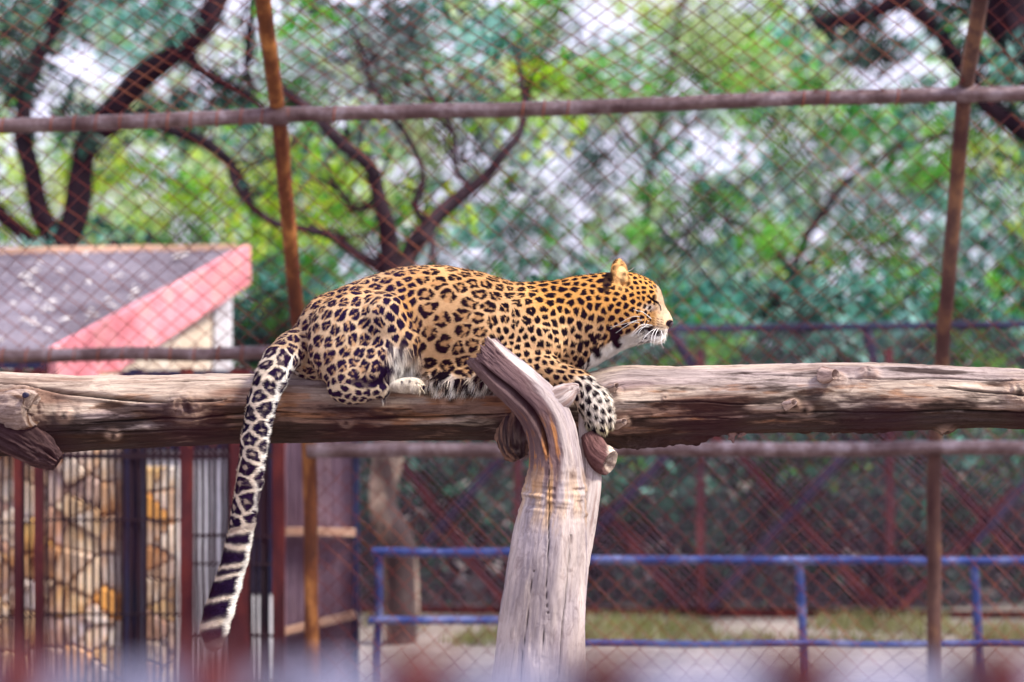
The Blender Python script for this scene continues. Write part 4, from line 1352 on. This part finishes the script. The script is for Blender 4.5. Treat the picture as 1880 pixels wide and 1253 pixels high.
    jaw = np.interp(u, [1085, 1110, 1140, 1170, 1200, 1220], [648, 634, 618, 606, 600, 601])
    wh = np.maximum(wh, sstep(-4, 5, v - jaw) * (u > 1085) * (v < 690) * (w_ < 60))
    wh = np.maximum(wh, sstep(0, 10, v - np.interp(u, [1150, 1180, 1225], [640, 590, 604])) * (u > 1165) * (u < 1228))
    wh = np.maximum(wh, np.exp(-(((u - 1192) / 12) ** 2 + ((v - 565) / 6) ** 2)) * .8)                  # under the eye
    wh = np.clip(wh, 0, 1)
    # foreleg gets paler towards the paw
    wh = np.maximum(wh, sstep(1040, 1080, u) * (v > 690) * (w_ > 70) * .75)
    base = mixv(base, white, wh)
    base = mixv(base, cream, ((v > 705) & (u < 800) & (u > 590)) * .5 + 0 * u)
    base = mixv(base, np.array([.55, .48, .16]), sstep(770, 792, v) * (u > 1040) * (u < 1150) * .5)
    tw = tailm * (v > 640)
    base = mixv(base, np.array([.66, .58, .48]), tw * .8)
    tcx = np.interp(v, [c[1] for c in TL], [c[0] for c in TL])
    base = mixv(base, white, (tw * sstep(8, 18, u - tcx + 4 * n2) * (v > 650)))
    base *= (1 + .10 * n1 + .08 * n2)[:, None]
    # ears and face tints
    base = mixv(base, np.array([.66, .48, .26]), np.exp(-(((u - 1142) / 13) ** 2 + ((v - 503) / 24) ** 2)) * (abs(w_) > 24) * .6)
    dark = np.array([.008, .004, .008])
    C = base.copy()

    # rosette centres: dart throwing with a spacing that follows the body
    def spacing(q):
        u, v, w_ = q
        if u < 540 and v > 640:
            return 27 if v < 840 else 30
        if u > 1165: return 10.0
        if u > 1120: return 12.5
        if u > 1040 and v > 690 and w_ > 60: return 15
        s = np.interp(u, [540, 600, 690, 740, 790, 880, 930, 990, 1050, 1110], [23, 25.5, 25, 29, 34, 30, 22.5, 18.5, 17.5, 16])
        if u < 765:
            hau = math.hypot((u - 655) / 100, (v - 610) / 100)
            if w_ > 55: s = 23.5
            if v > 690: s = 16
            if u > 715 and w_ > 60: s = 19
        if u > 900 and v > 600: s = min(s, np.interp(v, [600, 680], [17, 13.5]))
        if v < 520 and u < 900: s *= .85
        if v > 660 and 760 < u < 920: s = 26
        return float(s) * .90
    order = rng.permutation(len(p))[:110000]
    carr = np.zeros((6000, 3)); cs = np.zeros(6000); nc = 0; cent = []
    grid = {}
    G = 40.0
    for i in order:
        q = p[i]
        if q[1] > 962 and q[0] < 520: continue
        s = spacing(q)
        g = (int(q[0] // G), int(q[1] // G), int(q[2] // G))
        ok = True
        for gx in (-1, 0, 1):
            for gy in (-1, 0, 1):
                for gz in (-1, 0, 1):
                    for j in grid.get((g[0] + gx, g[1] + gy, g[2] + gz), ()):
                        c = carr[j]
                        dd = (c[0] - q[0]) ** 2 + (c[1] - q[1]) ** 2 + (c[2] - q[2]) ** 2
                        if dd < ((cs[j] + s) * .5 * .91) ** 2: ok = False; break
                    if not ok: break
                if not ok: break
            if not ok: break
        if not ok: continue
        grid.setdefault(g, []).append(nc)
        carr[nc] = q; cs[nc] = s; cent.append(i); nc += 1
        if nc >= 5999: break
    print('rosettes', nc)
    carr = carr[:nc]; cs = cs[:nc]; cn = nrm[cent]
    def flow(q):
        u, v, w_ = q.T
        f = np.stack([-np.ones_like(u), .25 * np.ones_like(u), 0 * u], 1)
        tl = (u < 540) & (v > 640); f[tl] = (-.22, 1, 0)
        sh = (u > 900) & (u < 1060) & (v > 560); f[sh] = (.3, 1, 0)
        nk = (u > 1000) & (u < 1120) & (v > 560); f[nk] = (-.1, 1, 0)
        fl = (u > 960) & (v > 655) & (w_ > 60); f[fl] = (.9, .6, 0)
        f2 = (u > 1050) & (v > 700) & (w_ > 60); f[f2] = (.35, 1, 0)
        hn = (u < 770) & (w_ > 50) & (v > 540); f[hn] = (-.55, .8, 0)
        kn = (u > 700) & (u < 775) & (w_ > 50) & (v > 560); f[kn] = (.2, 1, 0)
        hd = (u > 1120); f[hd] = (-1, .25, 0)
        ft = (u < 700) & (v > 695); f[ft] = (1, .1, 0)
        b_ = (v > 695) & (u > 760) & (u < 940); f[b_] = (-.3, 1, 0)
        return f
    fc = flow(carr)
    t1 = fc - (fc * cn).sum(1)[:, None] * cn; t1 /= np.linalg.norm(t1, axis=1)[:, None] + 1e-6
    t2 = np.cross(cn, t1)
    r2 = np.random.default_rng(5)
    wn = np.stack([fbm(p / 9, 3, 121 + k) for k in range(3)], 1)
    pw = p + wn * np.where(p[:, 0] > 1120, 1.6, 3.2)[:, None]
    # each cell: stretch, ring phase, number and place of the breaks, size
    st = r2.uniform(1.0, 1.28, nc)
    ph = r2.uniform(0, 6.28, nc); nbk = r2.integers(2, 4, nc); brk = r2.uniform(.0, .26, nc); szj = r2.uniform(.86, 1.12, nc)
    opn = r2.uniform(0, 6.28, nc); opw = r2.uniform(.0, .65, nc)
    blk = np.zeros(len(p)); inner = np.zeros(len(p))
    for a0 in range(0, len(p), 4000):
        q = pw[a0:a0 + 4000]
        lo, hi = q.min(0) - 50, q.max(0) + 50
        cand = np.where(((carr > lo) & (carr < hi)).all(1))[0]
        if len(cand) < 7: continue
        d = ((q[:, None, :] - carr[None, cand, :]) ** 2).sum(2)
        kk = cand[np.argpartition(d, 6, axis=1)[:, :6]]
        dv = q[:, None, :] - carr[kk]
        x = (dv * t1[kk]).sum(2) / cs[kk]; y = (dv * t2[kk]).sum(2) / cs[kk]; z = (dv * cn[kk]).sum(2) / cs[kk]
        dist = np.sqrt((x / st[kk]) ** 2 + (y * st[kk] ** .35) ** 2 + z * z * .6)
        o_ = np.argsort(dist, axis=1)
        rws = np.arange(len(q))
        j = kk[rws, o_[:, 0]]; f1 = dist[rws, o_[:, 0]]; f2 = dist[rws, o_[:, 1]]
        x = x[rws, o_[:, 0]]; y = y[rws, o_[:, 0]]
        th = np.arctan2(y, x / st[j])
        s = cs[j]
        big = 0
        edge = (f2 - f1)
        gapw = np.interp(s, [9, 14, 20, 26, 36], [.34, .31, .25, .19, .15])
        tailc = (carr[j, 0] < 540) & (carr[j, 1] > 640); hau = (carr[j, 0] < 740)
        gapw = gapw * np.where(tailc, 1.05, np.where(hau, .78, 1.0))
        outer = sstep(gapw - .07, gapw + .06, edge - .05 * np.sin(th * 5 + ph[j] * 2) * (s > 19)) * sstep(.61, .53, f1 / szj[j] / np.where(tailc, 1.25, 1.0))
        rin = np.interp(s, [17, 24, 30, 37], [.04, .13, .20, .25]) * szj[j] * np.where(hau, .86, 1.0)
        hole = sstep(rin + .045, rin - .045, f1 + .03 * np.sin(th * 3 + ph[j])) * (s > 17.5)
        brd = np.cos(th * nbk[j] + ph[j])
        gap = sstep(1 - brk[j] * .55, 1.02 - brk[j] * .30, brd) * sstep(rin * .6, rin + .05, f1) * (s > 19)
        dop = np.abs((th - opn[j] + math.pi) % (2 * math.pi) - math.pi)
        gap = np.maximum(gap, sstep(opw[j], opw[j] - .25, dop) * (s > 18))
        gap = gap * np.where(tailc, .15, 1); hole = hole * np.where(tailc, sstep(.24, .12, f1) * .8, 1)
        blk[a0:a0 + 4000] = outer * (1 - hole) * (1 - gap)
        inner[a0:a0 + 4000] = outer * (s > 20) * np.where(tailc, .8, 1)
    # where spots do not belong
    no = np.zeros(len(p))
    no = np.maximum(no, (abs(w_) > 22) * np.exp(-(((u - 1141) / 15) ** 2 + ((v - 504) / 25) ** 2) ** 2))
    no = np.maximum(no, sstep(1212, 1222, u) * (v < 596))
    no = np.maximum(no, sstep(1195, 1205, u) * sstep(606, 612, v))
    no = np.maximum(no, wh * sstep(1190, 1160, u) * (u > 1085) * (v < 690) * .95)
    no = np.maximum(no, ((u > 1196) & (v > 560)) * .75)
    no = np.maximum(no, wh * ((u > 715) & (u < 785)) * .8)
    blk *= (1 - no)
    inner *= (1 - no)
    icol = np.where((u < 540)[:, None], np.array([.33, .22, .15]), np.array([.40, .20, .08]))
    C = C * (1 - inner[:, None] * .62) + icol * inner[:, None] * .62
    # tail rings
    tb = np.zeros(len(p))
    rings = [(976, 4), (1006, 5), (1039, 4), (1058, 4), (1099, 4.5), (1144, 7)]
    tz = (u < 500) & (v > 930)
    vt = v + .28 * (u - tcx) + 4 * n2 + 2.0 * n1
    solid = sstep(965, 978, vt)
    lines = np.zeros(len(p))
    for rv, rw in rings:
        lines = np.maximum(lines, np.exp(-((vt + (.35 * (tcx - u) if rv == 1006 else 0) - rv) / rw) ** 2))
    tb = solid * (1 - np.clip(lines * 1.3, 0, 1)) * (1 - sstep(13, 20, u - tcx + 5 * n2))
    tb *= (1 - sstep(1172, 1180, vt))
    blk = np.where(tz, np.maximum(blk * (vt < 965), tb), blk)
    tip = tz * sstep(1170, 1178, vt)
    C = mixv(C, np.array([.13, .10, .11]), tip * .9)
    # big black patches: throat, belly, chest
    def blot(bu, bv, ru, rv, ang=0, wmin=-999, nz=.35):
        ca, sa = math.cos(ang), math.sin(ang)
        a = (u - bu) * ca + (v - bv) * sa; b = -(u - bu) * sa + (v - bv) * ca
        return sstep(-.12, .18, 1 - np.sqrt((a / ru) ** 2 + (b / rv) ** 2) + nz * n2) * (w_ > wmin)
    for (bu, bv, ru, rv, an) in ((1130, 621, 10, 15, -.5), (1136, 632, 8, 8, 0), (1096, 645, 12, 8, .9), (1066, 664, 6, 11, .1), (1090, 622, 9, 5, -.7), (1066, 632, 6, 10, .3),
                                 (1107, 620, 9, 3, -.5), (814, 690, 12, 8, -.3), (855, 703, 10, 8, .2), (843, 684, 10, 6, 0), (1134, 606, 9, 6, 0), (1122, 605, 5, 6, 0), (780, 712, 6, 5, 0), (714, 668, 10, 7, .5), (764, 680, 6, 6, .5),
                                 (668, 704, 26, 10, .1), (616, 724, 8, 5, 0), (692, 700, 12, 8, -.4), (704, 682, 9, 12, .2), (870, 668, 9, 8, 0), (800, 702, 7, 4, 0)):
        blk = np.maximum(blk, blot(bu, bv, ru, rv, an, -5) * (.85 if bu == 668 else 1))
    # dark patch behind the ear
    blk = np.maximum(blk, blot(1116, 517, 9, 24, .18, 5, .1) * .93)
    blk = np.maximum(blk, blot(1144, 510, 5, 13, .25, 10, .0) * .6)  # dark inner stroke paints the shade of the ear cup
    # pale bridge of the nose and muzzle
    pm = sstep(6, -6, (v - np.interp(u, [1205, 1220, 1236], [556, 572, 590])) - 10) * sstep(1200, 1210, u) * (v < 600)
    C = mixv(C, np.array([.60, .45, .30]), sstep(1198, 1212, u) * (v < 604) * (v > 560) * .75)
    C = mixv(C, np.array([.55, .41, .28]), pm * .85)
    blk *= (1 - .85 * pm)
    C = mixv(C, np.array([.60, .52, .40]), sstep(1.1, .8, np.sqrt(((u - 752) / 32) ** 2 + ((v - 708) / 15) ** 2)) * (w_ > 60) * .85)
    for (bu, bv, ru, rv, an) in ((736, 640, 4, 7, .3), (724, 652, 4, 5, .3), (748, 664, 4, 6, -.3), (733, 672, 5, 4, .2), (756, 646, 3, 6, 0), (716, 640, 5, 5, 0), (742, 622, 4, 7, .1), (728, 690, 4, 3, 0), (738, 702, 3, 3, 0), (752, 700, 3, 2.5, 0), (765, 704, 2.5, 2.5, 0)):
        blk = np.maximum(blk, blot(bu, bv, ru, rv, an, 50) * .9)
    # eye line, lip line, whisker rows
    def stroke(pts, wd, soft=.6):
        m = np.zeros(len(p))
        for (a, b) in zip(pts[:-1], pts[1:]):
            a = np.array(a, float); b = np.array(b, float); ab = b - a
            h = np.clip(((p[:, :2] - a) @ ab) / (ab @ ab), 0, 1)
            d = np.linalg.norm(p[:, :2] - a - h[:, None] * ab, axis=1)
            m = np.maximum(m, sstep(wd + soft, wd - soft, d))
        return m
    hd = (u > 1120)
    blk = np.maximum(blk, hd * stroke([(1188, 545), (1196, 551), (1206, 557)], 2.3))
    blk = np.maximum(blk, hd * stroke([(1206, 557), (1211, 563), (1212, 570)], 1.5) * .85)
    blk = np.maximum(blk, hd * stroke([(1172, 607), (1182, 602), (1196, 604), (1210, 610)], 4.0, 2.0) * .97)
    blk = np.maximum(blk, hd * stroke([(1196, 604), (1208, 612)], 5.5, 2.0) * .95)
    for k in range(4):
        for q in range(4):
            blk = np.maximum(blk, hd * stroke([(1188 + q * 8, 582 + k * 4.6 + q * 1.6), (1192 + q * 8, 583.5 + k * 4.6 + q * 1.6)], 1.0) * .75)
    nose = (u > 1221) & (v > 588) & (v < 604) & (np.abs(w_) < 14)
    C = C * (1 - blk[:, None]) + (dark + np.array([.004, .002, .018]) * sstep(800, 720, u)[:, None]) * blk[:, None]
    C = mixv(C, np.array([.012, .006, .010]), sstep(1.1, .85, np.sqrt(((u - 1230) / 8) ** 2 + ((v - 594.5) / 7) ** 2)) * (u > 1200))
    C = np.clip(C, .003, 1)

    def toworld(q):
        return np.stack([(q[:, 0] - 940) * K, D - q[:, 2] * K, CAMZ - (q[:, 1] - 626.5) * K], 1)
    m2.vertices.foreach_set('co', toworld(p).astype(np.float32).ravel())
    m2.name = 'leopard_body'
    m2.flip_normals(); m2.update()
    m2.polygons.foreach_set('use_smooth', [True] * len(m2.polygons))
    color_attr(m2, C)
    m2.materials.clear()
    link('body', m2, t, M['coat'])

    # ---------------- short fur: one thin triangle per hair
    nh = 230000
    vis = np.where(w_ > -60)[0]
    hid = rng.choice(vis, nh)
    root = p[hid] + rng.normal(0, .9, (nh, 3)); hn = nrm[hid]
    root -= hn * ((root - p[hid]) * hn).sum(1)[:, None]
    fl = flow(p[hid]); fl = fl - (fl * hn).sum(1)[:, None] * hn
    fl /= np.linalg.norm(fl, axis=1)[:, None] + 1e-6
    L = rng.uniform(3.2, 6.0, nh)
    L *= np.where(root[:, 0] > 1120, .55, 1.0)
    wf = wh[hid]
    long = (wf > .5) & (root[:, 0] > 700) & (root[:, 0] < 960)
    L = np.where(long, rng.uniform(9, 24, nh), L)
    kn = (np.abs(root[:, 0] - 745) < 30) & (root[:, 1] > 640) & (root[:, 2] > 50); L = np.where(kn, np.where(root[:, 1] < 694, rng.uniform(12, 26, nh), rng.uniform(4, 8, nh)), L)
    th = (wf > .5) & (root[:, 0] > 1060) & (root[:, 0] < 1225) & (root[:, 1] > 600); L = np.where(th, rng.uniform(5, 12, nh), L)
    tr = (root[:, 0] < 540) & (root[:, 1] > 660); L = np.where(tr, rng.uniform(4, 9, nh), L)
    L = np.where((root[:, 0] > 1180) & (root[:, 1] < 600), 2.0, L)
    lift = np.where(tr, .42, .26)[:, None] * rng.uniform(.5, 1.5, (nh, 1))
    dr = fl + hn * lift + rng.normal(0, .14, (nh, 3))
    dr[long, 1] += .5
    dr /= np.linalg.norm(dr, axis=1)[:, None]
    sd_ = np.cross(dr, hn + rng.normal(0, .4, (nh, 3))); sd_ /= np.linalg.norm(sd_, axis=1)[:, None] + 1e-6
    wd = rng.uniform(.28, .48, nh)[:, None]
    a = toworld(root - sd_ * wd); b = toworld(root + sd_ * wd); c = toworld(root + dr * L[:, None])
    V = np.stack([a, b, c], 1).reshape(-1, 3)
    me = mesh('fur', V, np.arange(3 * nh).reshape(-1, 3))
    hc = C[hid] * rng.uniform(.78, 1.28, (nh, 1))
    hc = np.clip(hc, .003, .9)
    color_attr(me, np.repeat(hc, 3, 0))
    fo = link('fur', me, t, M['hair']); tag(fo, kind='stuff')

    # ---------------- nose leather, whiskers
    mb = MB()
    def W(u, v, w_): return Vector(toworld(np.array([[u, v, w_]], float))[0])
    nv = [(1224, 588, 10), (1224, 588, -10), (1238, 589, 7), (1238, 589, -7), (1237, 597, 8), (1237, 597, -8), (1231, 604, 3), (1231, 604, -3), (1222, 597, 14), (1222, 597, -14)]
    mb.add([W(*q) for q in nv], [(0, 1, 3, 2), (2, 3, 5, 4), (4, 5, 7, 6), (0, 2, 4, 8), (1, 9, 5, 3), (8, 4, 6), (9, 7, 5)])
    no_ = mb.build('nose', M['nose'], t, True)
    md = no_.modifiers.new('s', 'SUBSURF'); md.levels = 2; md.render_levels = 2
    wk = [((1192, 592), (1165, 575), (1150, 578), (1105, 604)), ((1196, 594), (1170, 582), (1150, 586), (1118, 605)), ((1190, 598), (1165, 592), (1150, 597), (1128, 612)),
          ((1196, 598), (1178, 596), (1166, 604), (1158, 613)), ((1200, 598), (1184, 598), (1172, 608), (1168, 616)), ((1205, 602), (1196, 612), (1192, 625), (1192, 636)),
          ((1208, 603), (1202, 612), (1198, 626), (1197, 636)), ((1200, 590), (1178, 574), (1168, 572), (1160, 569)), ((1212, 606), (1213, 618), (1210, 628), (1214, 640)),
          ((1194, 600), (1176, 602), (1166, 610), (1156, 618)), ((1190, 594), (1172, 588), (1150, 594), (1112, 602)), ((1202, 604), (1190, 610), (1180, 620), (1176, 628))]
    for i, q in enumerate(wk):
        sg = 30 + (i % 3) * 4
        pts = [W(q[0][0], q[0][1], 18), W(q[1][0], q[1][1], sg + 12), W(q[2][0], q[2][1], sg + 22), W(q[3][0], q[3][1], sg + 24)]
        c_ = catmull([tuple(x) for x in pts], 6)
        mb = MB(); mb.tube(c_.tolist(), np.linspace(.0009, .0004, len(c_)).tolist(), 4); mb.build('whisker', M['whisker'], t, True)
    for (a_, b_) in (((1150, 500), (1163, 492)), ((1190, 538), (1200, 524)), ((1188, 537), (1192, 520))):
        mb = MB(); mb.tube([W(*a_, 24), W((a_[0] + b_[0]) / 2 + 2, (a_[1] + b_[1]) / 2, 28), W(*b_, 32)], [.0008, .0006, .0003], 4); mb.build('whisker', M['whisker'], t, True)
leopard()
